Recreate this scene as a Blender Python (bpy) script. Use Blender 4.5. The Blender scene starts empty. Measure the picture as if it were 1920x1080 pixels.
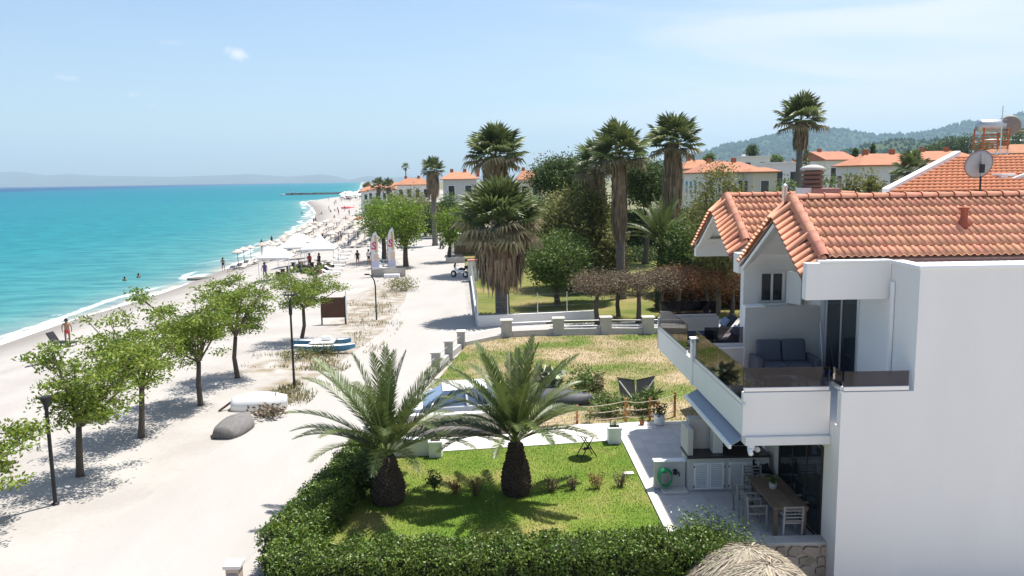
import bpy, math, random
import numpy as np
from mathutils import Vector, Matrix
rnd = random.Random(7); nr = np.random.default_rng(7)
sc = bpy.context.scene; COL = sc.collection
PI = math.pi
# ---------------- camera ----------------
F = 1500.0; PITCH = math.radians(7.75); ROLL = math.radians(0.82); YAW = math.radians(1.0); H = 8.6
_f = np.array([math.sin(YAW)*math.cos(PITCH), math.cos(YAW)*math.cos(PITCH), -math.sin(PITCH)])
_r = np.array([math.cos(YAW), -math.sin(YAW), 0.0]); _u = np.cross(_r, _f)
CR = math.cos(ROLL)*_r - math.sin(ROLL)*_u; CU = math.cos(ROLL)*_u + math.sin(ROLL)*_r
cd = bpy.data.cameras.new('camera'); cam = bpy.data.objects.new('camera', cd); COL.objects.link(cam)
cd.sensor_width = 36; cd.lens = 36*F/1920; cd.clip_end = 90000; cd.clip_start = .1
cam.matrix_world = Matrix(((CR[0], CU[0], -_f[0], 0), (CR[1], CU[1], -_f[1], 0), (CR[2], CU[2], -_f[2], H), (0, 0, 0, 1)))
sc.camera = cam
# ---------------- sun, sky, exposure ----------------
SUN = Vector((.30, .25, 1)).normalized()
sel = math.asin(SUN.z); srot = math.atan2(SUN.x, SUN.y)
w = bpy.data.worlds.new('World'); sc.world = w; w.use_nodes = True
nt = w.node_tree; nt.nodes.clear(); N = nt.nodes.new; L = nt.links.new
out = N('ShaderNodeOutputWorld'); bg = N('ShaderNodeBackground'); sky = N('ShaderNodeTexSky')
sky.sky_type = 'NISHITA'; sky.sun_disc = False; sky.sun_elevation = sel; sky.sun_rotation = srot
sky.altitude = 0; sky.air_density = 1.0; sky.dust_density = 1.0; sky.ozone_density = 2.0
bg.inputs['Strength'].default_value = .08
tc = N('ShaderNodeTexCoord')
mp = N('ShaderNodeMapping'); mp.inputs['Scale'].default_value = (1.3, .55, 7.0); mp.inputs['Rotation'].default_value = (0, math.radians(5), math.radians(24))
L(tc.outputs['Generated'], mp.inputs['Vector'])
n1 = N('ShaderNodeTexNoise'); n1.inputs['Scale'].default_value = 1.5; n1.inputs['Detail'].default_value = 5; n1.inputs['Roughness'].default_value = .52; n1.inputs['Distortion'].default_value = .7
L(mp.outputs[0], n1.inputs['Vector'])
r1 = N('ShaderNodeMapRange'); r1.inputs['From Min'].default_value = .45; r1.inputs['From Max'].default_value = .66; r1.inputs['To Max'].default_value = .85; r1.interpolation_type = 'SMOOTHSTEP'
L(n1.outputs['Fac'], r1.inputs['Value'])
# broad variation: veil of cirrus is thicker over the land (+x) side
sp = N('ShaderNodeSeparateXYZ'); L(tc.outputs['Generated'], sp.inputs[0])
rx = N('ShaderNodeMapRange'); rx.inputs['From Min'].default_value = -.25; rx.inputs['From Max'].default_value = .55; rx.inputs['To Min'].default_value = .04; rx.interpolation_type = 'SMOOTHSTEP'
L(sp.outputs['X'], rx.inputs['Value'])
m1 = N('ShaderNodeMath'); m1.operation = 'MULTIPLY'; L(r1.outputs[0], m1.inputs[0]); L(rx.outputs[0], m1.inputs[1])
veil = N('ShaderNodeMath'); veil.operation = 'MULTIPLY_ADD'; L(rx.outputs[0], veil.inputs[0]); veil.inputs[1].default_value = .12; L(m1.outputs[0], veil.inputs[2])
# small fair-weather puffs
def pdir(x, y):
    d = CR*(x-960)/F - CU*(y-540)/F + _f
    return d/np.linalg.norm(d)
n2 = N('ShaderNodeTexNoise'); n2.inputs['Scale'].default_value = 60; n2.inputs['Detail'].default_value = 5; L(tc.outputs['Generated'], n2.inputs['Vector'])
last = veil.outputs[0]
for px, py, sx, sz, a in ((443, 100, .020, .0095, .95), (125, 146, .016, .0045, .5), (322, 79, .015, .005, .3), (248, 177, .008, .004, .38), (283, 198, .009, .004, .3), (517, 163, .016, .006, .18)):
    d = pdir(px, py)
    sb = N('ShaderNodeVectorMath'); sb.operation = 'SUBTRACT'; L(tc.outputs['Generated'], sb.inputs[0]); sb.inputs[1].default_value = d
    ml = N('ShaderNodeVectorMath'); ml.operation = 'MULTIPLY'; L(sb.outputs[0], ml.inputs[0]); ml.inputs[1].default_value = (1/sx, 1/sx, 1/sz)
    ln = N('ShaderNodeVectorMath'); ln.operation = 'LENGTH'; L(ml.outputs[0], ln.inputs[0])
    ad = N('ShaderNodeMath'); ad.operation = 'MULTIPLY_ADD'; L(n2.outputs['Fac'], ad.inputs[0]); ad.inputs[1].default_value = 2.2; L(ln.outputs['Value'], ad.inputs[2])
    mr = N('ShaderNodeMapRange'); mr.inputs['From Min'].default_value = 2.0; mr.inputs['From Max'].default_value = 1.25; mr.inputs['To Max'].default_value = a; mr.interpolation_type = 'SMOOTHSTEP'; L(ad.outputs[0], mr.inputs['Value'])
    mx = N('ShaderNodeMath'); mx.operation = 'MAXIMUM'; L(last, mx.inputs[0]); L(mr.outputs[0], mx.inputs[1]); last = mx.outputs[0]
mix = N('ShaderNodeMix'); mix.data_type = 'RGBA'; L(last, mix.inputs['Factor']); L(sky.outputs[0], mix.inputs['A']); mix.inputs['B'].default_value = (6.0, 6.2, 6.45, 1)
L(mix.outputs['Result'], bg.inputs['Color']); L(bg.outputs[0], out.inputs[0])
sl = bpy.data.lights.new('sun', 'SUN'); so = bpy.data.objects.new('sun', sl); COL.objects.link(so)
sl.energy = 4.1; sl.angle = math.radians(.53); sl.color = (1, .955, .89); so.rotation_euler = SUN.to_track_quat('Z', 'Y').to_euler()
sc.view_settings.view_transform = 'Standard'; sc.view_settings.look = 'None'; sc.view_settings.gamma = 1; sc.view_settings.exposure = 1.05
sc.view_settings.use_curve_mapping = False
try:
    sc.cycles.use_denoising = True; sc.cycles.max_bounces = 8; sc.cycles.diffuse_bounces = 3; sc.cycles.glossy_bounces = 3; sc.cycles.transmission_bounces = 6
    sc.cycles.transparent_max_bounces = 12; sc.cycles.volume_bounces = 0; sc.cycles.caustics_reflective = False; sc.cycles.caustics_refractive = False; sc.cycles.sample_clamp_indirect = 6
except Exception: pass

# ---------------- terrain functions and pixel -> place ----------------
SEA = -2.6
SH = np.array([(-60, -35.4), (50, -35.4), (66, -35.9), (75, -35.1), (86, -34.9), (101, -35.8), (120, -36.3), (144, -39.6), (177, -43.6), (228, -52.4), (290, -65.2), (366, -84), (440, -104), (470, -110), (505, -112), (530, -92), (600, -100), (700, -117), (1200, -200), (3000, -500), (20000, -3333)])
def shoreX(Y): return np.interp(Y, SH[:, 0], SH[:, 1])
def gz(X, Y):
    e = X - float(shoreX(Y))
    t = max(0, min(1, e/21)); z = SEA + 2.45*(t*(1.45-.45*t)) if e > 0 else SEA + .12*e
    if X > 4.05 and Y < 17.6: z = -.95
    if X > 30: z += min((X-30)*.012, 6)*min(1, max(0, (Y-20)/60))
    return z
def ray(x, y): return CR*(x-960)/F - CU*(y-540)/F + _f
def onZ(x, y, z=0.0):
    d = ray(x, y); t = (z-H)/d[2]; return Vector((d[0]*t, d[1]*t, z))
def onY(x, y, Y):
    d = ray(x, y); t = Y/d[1]; return Vector((d[0]*t, Y, H+d[2]*t))
def G(x, y):
    d = ray(x, y); z = -.15
    for _ in range(40):
        t = (z-H)/d[2]; z = .5*z + .5*gz(d[0]*t, d[1]*t)
    return Vector((d[0]*t, d[1]*t, gz(d[0]*t, d[1]*t)))
# ---------------- materials ----------------
MATS = {}
def mat(name, col, rough=.7, col2=None, scale=8, amt=.5, bump=0, bscale=40, metal=0, rand=0, spec=.35, trans=0, coord='Object', island=False, detail=4, stretch=None, alpha=1):
    if name in MATS: return MATS[name]
    m = bpy.data.materials.new(name); m.use_nodes = True; t = m.node_tree; b = t.nodes['Principled BSDF']
    n = t.nodes.new; l = t.links.new
    b.inputs['Roughness'].default_value = rough; b.inputs['Metallic'].default_value = metal; b.inputs['Specular IOR Level'].default_value = spec
    b.inputs['Base Color'].default_value = (*col, 1)
    tcn = n('ShaderNodeTexCoord'); vec = tcn.outputs[coord]
    if coord == 'World':
        pass
    if stretch:
        mpn = n('ShaderNodeMapping'); mpn.inputs['Scale'].default_value = stretch; l(vec, mpn.inputs[0]); vec = mpn.outputs[0]
    last = None
    if col2 is not None:
        no = n('ShaderNodeTexNoise'); no.inputs['Scale'].default_value = scale; no.inputs['Detail'].default_value = detail; no.inputs['Roughness'].default_value = .6; l(vec, no.inputs['Vector'])
        mr = n('ShaderNodeMapRange'); mr.inputs['From Min'].default_value = .5-.25*amt; mr.inputs['From Max'].default_value = .5+.25*amt; l(no.outputs['Fac'], mr.inputs[0])
        mx = n('ShaderNodeMix'); mx.data_type = 'RGBA'; mx.inputs['A'].default_value = (*col, 1); mx.inputs['B'].default_value = (*col2, 1); l(mr.outputs[0], mx.inputs['Factor']); last = mx.outputs['Result']
    if rand:
        if island: rs = n('ShaderNodeNewGeometry').outputs['Random Per Island']
        else: rs = n('ShaderNodeObjectInfo').outputs['Random']
        mr = n('ShaderNodeMapRange'); mr.inputs['To Min'].default_value = 1-rand; mr.inputs['To Max'].default_value = 1+rand; l(rs, mr.inputs[0])
        hs = n('ShaderNodeHueSaturation'); l(mr.outputs[0], hs.inputs['Value'])
        m2 = n('ShaderNodeMapRange'); m2.inputs['To Min'].default_value = .5-.05*rand; m2.inputs['To Max'].default_value = .5+.05*rand
        wn = n('ShaderNodeTexWhiteNoise'); wn.noise_dimensions = '1D'; l(rs, wn.inputs['W']); l(wn.outputs['Value'], m2.inputs[0]); l(m2.outputs[0], hs.inputs['Hue'])
        if last: l(last, hs.inputs['Color'])
        else: hs.inputs['Color'].default_value = (*col, 1)
        last = hs.outputs[0]
    if last: l(last, b.inputs['Base Color'])
    if bump:
        nb = n('ShaderNodeTexNoise'); nb.inputs['Scale'].default_value = bscale; nb.inputs['Detail'].default_value = 5; l(vec, nb.inputs['Vector'])
        bp = n('ShaderNodeBump'); bp.inputs['Strength'].default_value = min(1, bump); bp.inputs['Distance'].default_value = .02*max(1, bump); l(nb.outputs['Fac'], bp.inputs['Height']); l(bp.outputs[0], b.inputs['Normal'])
    if trans:
        tr = n('ShaderNodeBsdfTranslucent'); ms = n('ShaderNodeMixShader'); ms.inputs[0].default_value = trans
        if last: l(last, tr.inputs[0])
        else: tr.inputs[0].default_value = (*col, 1)
        o = t.nodes['Material Output']; l(b.outputs[0], ms.inputs[1]); l(tr.outputs[0], ms.inputs[2]); l(ms.outputs[0], o.inputs[0])
    MATS[name] = m; return m
def glassmat(name, tint, mixf=.75, rough=.03):
    if name in MATS: return MATS[name]
    m = bpy.data.materials.new(name); m.use_nodes = True; t = m.node_tree; t.nodes.remove(t.nodes['Principled BSDF'])
    o = t.nodes['Material Output']; tr = t.nodes.new('ShaderNodeBsdfTransparent'); tr.inputs[0].default_value = (*tint, 1)
    gl = t.nodes.new('ShaderNodeBsdfGlossy'); gl.inputs['Roughness'].default_value = rough
    fr = t.nodes.new('ShaderNodeFresnel'); fr.inputs[0].default_value = 1.5
    ms = t.nodes.new('ShaderNodeMixShader'); t.links.new(fr.outputs[0], ms.inputs[0]); t.links.new(tr.outputs[0], ms.inputs[1]); t.links.new(gl.outputs[0], ms.inputs[2]); t.links.new(ms.outputs[0], o.inputs[0])
    MATS[name] = m; return m
WHITE = mat('white_render', (.86, .832, .80), .85, (.80, .768, .735), 1.1, 1.5, .2, 45, stretch=(1, 1, .3), detail=7)
WHITE2 = mat('white_plaster', (.78, .77, .745), .85, (.7, .69, .67), .9, 1, .15, 50)
COPE = mat('white_coping', (.84, .84, .84), .7)
GREYW = mat('cream_plaster', (.6, .57, .53), .9, (.54, .51, .48), 1.5, 1, .15, 60)
PINKW = mat('pinkish_plaster', (.62, .55, .52), .9, (.56, .5, .48), 1.3, 1, .15, 50)
ALU = mat('aluminium', (.72, .72, .73), .38, metal=.8)
DARKM = mat('dark_metal', (.03, .03, .035), .45, metal=.4)
BLACKP = mat('black_plastic', (.015, .015, .017), .5)
SMOKE = glassmat('smoked_glass', (.52, .47, .46))
SMOKE_SHADE = glassmat('smoked_glass_shaded', (.40, .37, .40))  # same glass; darker tint paints in the dim background behind south panels
CLEAR = glassmat('clear_glass', (.8, .85, .86))
PANE = mat('window_pane', (.02, .028, .035), .06, spec=.8)
WOODD = mat('dark_wood', (.055, .03, .02), .6, (.035, .02, .014), 6, 1, .2, 30)
WOOD = mat('weathered_wood', (.24, .175, .125), .75, (.16, .115, .08), 3, 1, .3, 40, rand=.12)
TEAK = mat('teak', (.22, .13, .075), .6, (.14, .085, .05), 5, 1, .25, 40, rand=.15)
PINEO = mat('orange_stained_wood', (.52, .2, .055), .6, (.4, .14, .04), 5, 1, .2, 30)
TILE = mat('terracotta_tile', (.70, .35, .22), .88, (.58, .27, .165), 3.5, 1.1, .2, 70, rand=.13)
TILER = mat('ridge_terracotta', (.66, .33, .23), .85, (.45, .18, .11), 4, 1, .25, 60, rand=.15)
MORTAR = mat('mortar', (.32, .2, .17), .95, (.22, .13, .11), 9, 1, .4, 40)
TROOF = mat('far_roof_tile', (.44, .19, .11), .9, (.30, .13, .08), .9, 1.2, 1, 3, rand=.15)
CONC = mat('concrete', (.5, .48, .45), .9, (.38, .37, .35), 2.5, 1, .3, 40)
PAVE = mat('terrace_paver', (.60, .575, .56), .75, (.52, .50, .49), 3, 1, .15, 60, rand=.07)
CONCW = mat('pale_concrete', (.68, .65, .6), .9, (.58, .555, .52), 1.5, 1, .2, 40)
STONE = mat('cream_stone', (.46, .38, .3), .9, (.34, .27, .21), 5, 1, .5, 25, rand=.2)
THATCH = mat('thatch', (.44, .38, .29), .95, (.28, .24, .18), 12, 1, .3, 60, rand=.35, island=True)
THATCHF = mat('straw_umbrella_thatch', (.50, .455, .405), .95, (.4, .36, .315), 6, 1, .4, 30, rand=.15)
CANVAS = mat('white_canvas', (.82, .82, .8), .85, trans=.15)
CUSH = mat('grey_blue_cushion', (.115, .125, .155), .95, (.095, .105, .13), 30, 1, .2, 80)
CUSHD = mat('navy_cushion', (.035, .042, .065), .9, (.028, .034, .05), 20, 1, .2, 80)
GREENH = mat('green_hose', (.02, .27, .1), .4)
BARK = mat('grey_bark', (.13, .105, .085), .95, (.08, .065, .05), 9, 1, .6, 30)
BARKP = mat('palm_bark', (.115, .08, .06), .95, (.055, .038, .028), 7, 1, .8, 22, rand=.25)
BARKW = mat('fan_palm_bark', (.22, .19, .165), .95, (.13, .11, .095), 6, 1, .6, 25)
SKIRT = mat('dead_frond', (.33, .24, .155), .95, (.18, .13, .09), 2.2, 1, rand=.4, island=True, trans=.1)
LEAFM = mat('mulberry_leaf', (.24, .30, .042), .5, (.14, .21, .028), .9, 1, rand=.4, island=True, trans=.34)
LEAFB = mat('bright_leaf', (.20, .29, .03), .5, (.12, .20, .02), .9, 1, rand=.35, island=True, trans=.42)
LEAFH = mat('hedge_leaf', (.14, .205, .03), .45, (.078, .135, .02), 1.3, 1, rand=.5, island=True, trans=.2, spec=.45)
LEAFD = mat('dark_pine_leaf', (.095, .145, .038), .6, (.058, .095, .025), .5, 1, rand=.4, island=True, trans=.26)
LEAFO = mat('olive_leaf', (.22, .22, .065), .6, (.14, .15, .044), .5, 1, rand=.4, island=True, trans=.38)
LEAFG = mat('mid_green_leaf', (.14, .205, .05), .55, (.08, .135, .03), .7, 1, rand=.4, island=True, trans=.38)
LEAFR = mat('reddish_leaf', (.33, .115, .06), .65, (.17, .12, .05), .9, 1, rand=.4, island=True, trans=.2)
LEAFBR = mat('dry_brown_leaf', (.23, .165, .115), .8, (.14, .12, .07), 1.1, 1, rand=.4, island=True, trans=.15)
FROND = mat('date_frond', (.125, .16, .045), .45, (.08, .115, .032), 2, 1, rand=.25, trans=.28, spec=.5)
FRONDL = mat('grey_frond', (.13, .15, .075), .5, (.08, .1, .045), 2, 1, rand=.25, trans=.2)
RACH = mat('frond_stalk', (.3, .33, .13), .5)
FAN = mat('fan_frond', (.165, .195, .07), .45, (.10, .14, .042), 1.5, 1, rand=.35, trans=.34, spec=.45)
FAND = mat('fan_frond_dry', (.30, .26, .15), .7, (.2, .165, .09), 1.5, 1, rand=.3, trans=.15)
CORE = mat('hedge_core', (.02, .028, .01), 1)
SKIN = mat('tanned_skin', (.36, .19, .12), .55, rand=.25)
HAIR = mat('dark_hair', (.02, .014, .01), .6, rand=.3)
TERRA = mat('terracotta_pot', (.38, .14, .07), .8)
def cloth(nm, c): return mat('cloth_'+nm, c, .9)
# ---------------- mesh helpers ----------------
class MB:
    def __init__(s): s.v = []; s.f = []
    def add(s, vs, fs):
        o = len(s.v); s.v += [tuple(p) for p in vs]; s.f += [tuple(i+o for i in q) for q in fs]; return s
    def box(s, x0, x1, y0, y1, z0, z1):
        return s.add([(x0, y0, z0), (x1, y0, z0), (x1, y1, z0), (x0, y1, z0), (x0, y0, z1), (x1, y0, z1), (x1, y1, z1), (x0, y1, z1)], [(0, 3, 2, 1), (4, 5, 6, 7), (0, 1, 5, 4), (1, 2, 6, 5), (2, 3, 7, 6), (3, 0, 4, 7)])
    def obox(s, c, size, M=None):
        a, b, d = (q/2 for q in size); M = M or Matrix.Identity(3); c = Vector(c)
        return s.add([c + M @ Vector(p) for p in ((-a, -b, -d), (a, -b, -d), (a, b, -d), (-a, b, -d), (-a, -b, d), (a, -b, d), (a, b, d), (-a, b, d))], [(0, 3, 2, 1), (4, 5, 6, 7), (0, 1, 5, 4), (1, 2, 6, 5), (2, 3, 7, 6), (3, 0, 4, 7)])
    def bar(s, p, q, w, h=None):
        p, q = Vector(p), Vector(q); d = q-p; ln = d.length
        M = d.to_track_quat('Z', 'Y').to_matrix(); return s.obox((p+q)/2, (w, h or w, ln), M)
    def tube(s, pts, rad, n=8, cap=True):
        pts = [Vector(p) for p in pts]; m = len(pts)
        if not isinstance(rad, (list, tuple)): rad = [rad]*m
        up = None; vs = []
        for i, p in enumerate(pts):
            d = (pts[min(i+1, m-1)]-pts[max(i-1, 0)]).normalized()
            if up is None: up = d.orthogonal().normalized()
            a = (up - d*up.dot(d)); a = a.normalized() if a.length > 1e-6 else d.orthogonal().normalized(); up = a; b = d.cross(a)
            vs += [p + (a*math.cos(2*PI*k/n)+b*math.sin(2*PI*k/n))*rad[i] for k in range(n)]
        fs = [(i*n+k, i*n+(k+1) % n, (i+1)*n+(k+1) % n, (i+1)*n+k) for i in range(m-1) for k in range(n)]
        if cap: fs += [tuple(reversed(range(n))), tuple(range((m-1)*n, m*n))]
        return s.add(vs, fs)
    def lathe(s, prof, n=16, c=(0, 0, 0), cap=True):
        m = len(prof); c = Vector(c)
        vs = [c + Vector((r*math.cos(2*PI*k/n), r*math.sin(2*PI*k/n), z)) for r, z in prof for k in range(n)]
        fs = [(i*n+k, i*n+(k+1) % n, (i+1)*n+(k+1) % n, (i+1)*n+k) for i in range(m-1) for k in range(n)]
        if cap: fs += [tuple(reversed(range(n))), tuple(range((m-1)*n, m*n))]
        return s.add(vs, fs)
    def prism(s, poly, axis, a, b):
        n = len(poly)
        def P(u, v, w): return (w, u, v) if axis == 'x' else (u, w, v) if axis == 'y' else (u, v, w)
        vs = [P(u, v, a) for u, v in poly] + [P(u, v, b) for u, v in poly]
        return s.add(vs, [tuple(reversed(range(n))), tuple(range(n, 2*n))] + [(i, (i+1) % n, n+(i+1) % n, n+i) for i in range(n)])
    def mesh(s, name):
        me = bpy.data.meshes.new(name); me.from_pydata(s.v, [], s.f); me.update()
        return me
    def build(s, name, m, parent=None, smooth=False, bevel=0, **k):
        return mk(name, fixn(s.mesh(name)), m, parent, smooth, bevel, **k)
import bmesh
def fixn(me):
    b = bmesh.new(); b.from_mesh(me); bmesh.ops.recalc_face_normals(b, faces=b.faces); b.to_mesh(me); b.free(); return me
def npmesh(name, V, Q):
    V = np.asarray(V, dtype=np.float32).reshape(-1, 3); Q = np.asarray(Q, dtype=np.int32); k = Q.shape[1]
    me = bpy.data.meshes.new(name); me.vertices.add(len(V)); me.vertices.foreach_set('co', V.ravel())
    me.loops.add(Q.size); me.loops.foreach_set('vertex_index', Q.ravel())
    me.polygons.add(len(Q)); me.polygons.foreach_set('loop_start', np.arange(0, Q.size, k, dtype=np.int32))
    try: me.polygons.foreach_set('loop_total', np.full(len(Q), k, dtype=np.int32))
    except Exception: pass
    me.update(calc_edges=True); return me
def mk(name, me, m=None, parent=None, smooth=False, bevel=0, loc=None, rz=None, rot=None, scale=None):
    o = bpy.data.objects.new(name, me); COL.objects.link(o)
    if m is not None and len(me.materials) == 0: me.materials.append(m)
    if smooth:
        me.polygons.foreach_set('use_smooth', [True]*len(me.polygons))
    if bevel:
        bm_ = o.modifiers.new('bevel', 'BEVEL'); bm_.width = bevel; bm_.segments = 2; bm_.limit_method = 'ANGLE'
    if parent: o.parent = parent
    if loc is not None: o.location = loc
    if rz is not None: o.rotation_euler = (0, 0, rz)
    if rot is not None: o.rotation_euler = rot
    if scale is not None: o.scale = scale if isinstance(scale, (tuple, list)) else (scale,)*3
    return o
def tag(o, label=None, cat=None, group=None, kind=None):
    if label: o['label'] = label
    if cat: o['category'] = cat
    if group: o['group'] = group
    if kind: o['kind'] = kind
    return o
def thing(name, label, cat, loc=(0, 0, 0), rz=0, group=None):
    o = bpy.data.objects.new(name, None); COL.objects.link(o); o.location = loc; o.rotation_euler = (0, 0, rz); o.empty_display_size = .2
    return tag(o, label, cat, group)
def copy_tree(o, parent=None):
    c = o.copy(); COL.objects.link(c)
    if parent: c.parent = parent
    for ch in o.children: copy_tree(ch, c)
    return c
def struct(name, me, m): return tag(mk(name, me, m), kind='structure')
def V3(x, y, z): return Vector((x, y, z))
# ================= ground, sea, hills =================
def nodes_of(m): return m.node_tree.nodes, m.node_tree.links.new, m.node_tree.nodes['Principled BSDF']
def ramp(n, stops):
    r = n('ShaderNodeValToRGB'); e = r.color_ramp.elements
    while len(e) < len(stops): e.new(.5)
    for k, (p, c) in zip(e, stops): k.position = p; k.color = (*c, 1)
    return r
def inpoly(X, Y, poly):
    r = np.zeros(len(X), bool); n = len(poly)
    for i in range(n):
        x1, y1 = poly[i]; x2, y2 = poly[(i+1) % n]
        c = ((y1 > Y) != (y2 > Y)) & (X < (x2-x1)*(Y-y1)/(y2-y1+1e-12)+x1); r ^= c
    return r
def ground_mat():
    m = bpy.data.materials.new('sand_ground'); m.use_nodes = True; nn, l, b = nodes_of(m); n = nn.new
    tcn = n('ShaderNodeTexCoord'); at = n('ShaderNodeAttribute'); at.attribute_name = 'shore'; ld = n('ShaderNodeAttribute'); ld.attribute_name = 'land'
    a = n('ShaderNodeTexNoise'); a.inputs['Scale'].default_value = .35; a.inputs['Detail'].default_value = 6; l(tcn.outputs['Object'], a.inputs[0])
    c = n('ShaderNodeTexNoise'); c.inputs['Scale'].default_value = 6; c.inputs['Detail'].default_value = 6; c.inputs['Roughness'].default_value = .7; l(tcn.outputs['Object'], c.inputs[0])
    r1 = ramp(n, [(.35, (.345, .32, .295)), (.62, (.40, .378, .35))]); l(a.outputs[0], r1.inputs[0])
    r2 = ramp(n, [(.25, (.92, .915, .91)), (.6, (1, 1, 1))]); l(c.outputs[0], r2.inputs[0])
    mu = n('ShaderNodeMix'); mu.data_type = 'RGBA'; mu.blend_type = 'MULTIPLY'; mu.inputs['Factor'].default_value = 1; l(r1.outputs[0], mu.inputs['A']); l(r2.outputs[0], mu.inputs['B'])
    wet = n('ShaderNodeMapRange'); wet.inputs['From Min'].default_value = 1.5; wet.inputs['From Max'].default_value = 6.5; l(at.outputs['Fac'], wet.inputs[0])
    mw = n('ShaderNodeMix'); mw.data_type = 'RGBA'; mw.inputs['A'].default_value = (.23, .21, .19, 1); l(wet.outputs[0], mw.inputs['Factor']); l(mu.outputs['Result'], mw.inputs['B'])
    g = n('ShaderNodeTexNoise'); g.inputs['Scale'].default_value = .08; g.inputs['Detail'].default_value = 8; l(tcn.outputs['Object'], g.inputs[0])
    rg = ramp(n, [(.4, (.07, .1, .035)), (.56, (.2, .18, .1)), (.66, (.36, .31, .24))]); l(g.outputs[0], rg.inputs[0])
    so_at = n('ShaderNodeAttribute'); so_at.attribute_name = 'soil'; sn = n('ShaderNodeTexNoise'); sn.inputs['Scale'].default_value = 1.3; sn.inputs['Detail'].default_value = 6; l(tcn.outputs['Object'], sn.inputs[0]); sm = n('ShaderNodeMapRange'); sm.inputs['From Min'].default_value = .38; sm.inputs['From Max'].default_value = .6; l(sn.outputs[0], sm.inputs[0]); smu = n('ShaderNodeMath'); smu.operation = 'MULTIPLY'; l(sm.outputs[0], smu.inputs[0]); l(so_at.outputs['Fac'], smu.inputs[1]); mso = n('ShaderNodeMix'); mso.data_type = 'RGBA'; l(smu.outputs[0], mso.inputs['Factor']); l(mw.outputs['Result'], mso.inputs['A']); mso.inputs['B'].default_value = (.24, .20, .145, 1); mw = mso
    ml = n('ShaderNodeMix'); ml.data_type = 'RGBA'; l(ld.outputs['Fac'], ml.inputs['Factor']); l(mw.outputs['Result'], ml.inputs['A']); l(rg.outputs[0], ml.inputs['B'])
    l(ml.outputs['Result'], b.inputs['Base Color']); b.inputs['Roughness'].default_value = .95; b.inputs['Specular IOR Level'].default_value = .15
    bb = n('ShaderNodeTexNoise'); bb.inputs['Scale'].default_value = 2.2; bb.inputs['Detail'].default_value = 7; bb.inputs['Roughness'].default_value = .65; l(tcn.outputs['Object'], bb.inputs[0])
    bp = n('ShaderNodeBump'); bp.inputs['Strength'].default_value = .4; bp.inputs['Distance'].default_value = .08; l(bb.outputs[0], bp.inputs['Height']); l(bp.outputs[0], b.inputs['Normal'])
    return m
ys = np.unique(np.concatenate([np.arange(-60, 10, 10), np.arange(10, 18.1, .5), [17.56, 17.64], np.arange(19, 60, 1.5), np.arange(60, 160, 4), np.arange(160, 700, 12), np.geomspace(720, 16000, 40)]))
es = np.unique(np.concatenate([[-30, -12, -6, -3, -1.5, -.6], np.arange(0, 26, .75), [39.35, 39.6], np.arange(26, 60, 2), np.arange(60, 130, 10), np.geomspace(140, 14000, 30)]))
YY, EE = np.meshgrid(ys, es, indexing='ij'); XX = shoreX(YY) + EE
ZZ = np.vectorize(gz)(XX, YY); near = (YY > 5)*(YY < 140)*(EE > 1)*np.clip((-10.6-XX)/3, 0, 1)
ZZ = ZZ + near*.10*(np.sin(XX*.9+YY*.35)*np.sin(YY*.53+1.3*np.sin(XX*.4)))
def gridfaces(a, b):
    i = np.arange((a-1)*(b-1)); r = i//(b-1); c = i % (b-1); p = r*b+c
    return np.stack([p, p+1, p+b+1, p+b], 1)
gme = npmesh('ground', np.stack([XX, YY, ZZ], -1), gridfaces(len(ys), len(es)))
a = gme.attributes.new('shore', 'FLOAT', 'POINT'); a.data.foreach_set('value', EE.ravel().astype(np.float32))
land = np.clip((XX - (14 + 0*YY))/12, 0, 1)*np.clip((YY-20)/10, 0, 1); land = np.maximum(land, np.clip((YY-150)/60, 0, 1)*np.clip((EE-60)/25, 0, 1)); land = np.maximum(land, np.clip((YY-60)/20, 0, 1)*np.clip((XX-6)/6, 0, 1))
a = gme.attributes.new('land', 'FLOAT', 'POINT'); a.data.foreach_set('value', land.ravel().astype(np.float32))
gme.polygons.foreach_set('use_smooth', [True]*len(gme.polygons))
soilp = [[(630, 640), (700, 700), (770, 600), (745, 520), (640, 570)], [(440, 700), (640, 705), (740, 635), (680, 655), (520, 668)], [(490, 790), (565, 780), (610, 730), (560, 700), (480, 720)]]
soil = np.zeros(XX.size)
for q in soilp: soil = np.maximum(soil, inpoly(XX.ravel(), YY.ravel(), [tuple(G(*p)[:2]) for p in q]).astype(float))
a = gme.attributes.new('soil', 'FLOAT', 'POINT'); a.data.foreach_set('value', soil.astype(np.float32))
struct('ground', gme, ground_mat())
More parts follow.
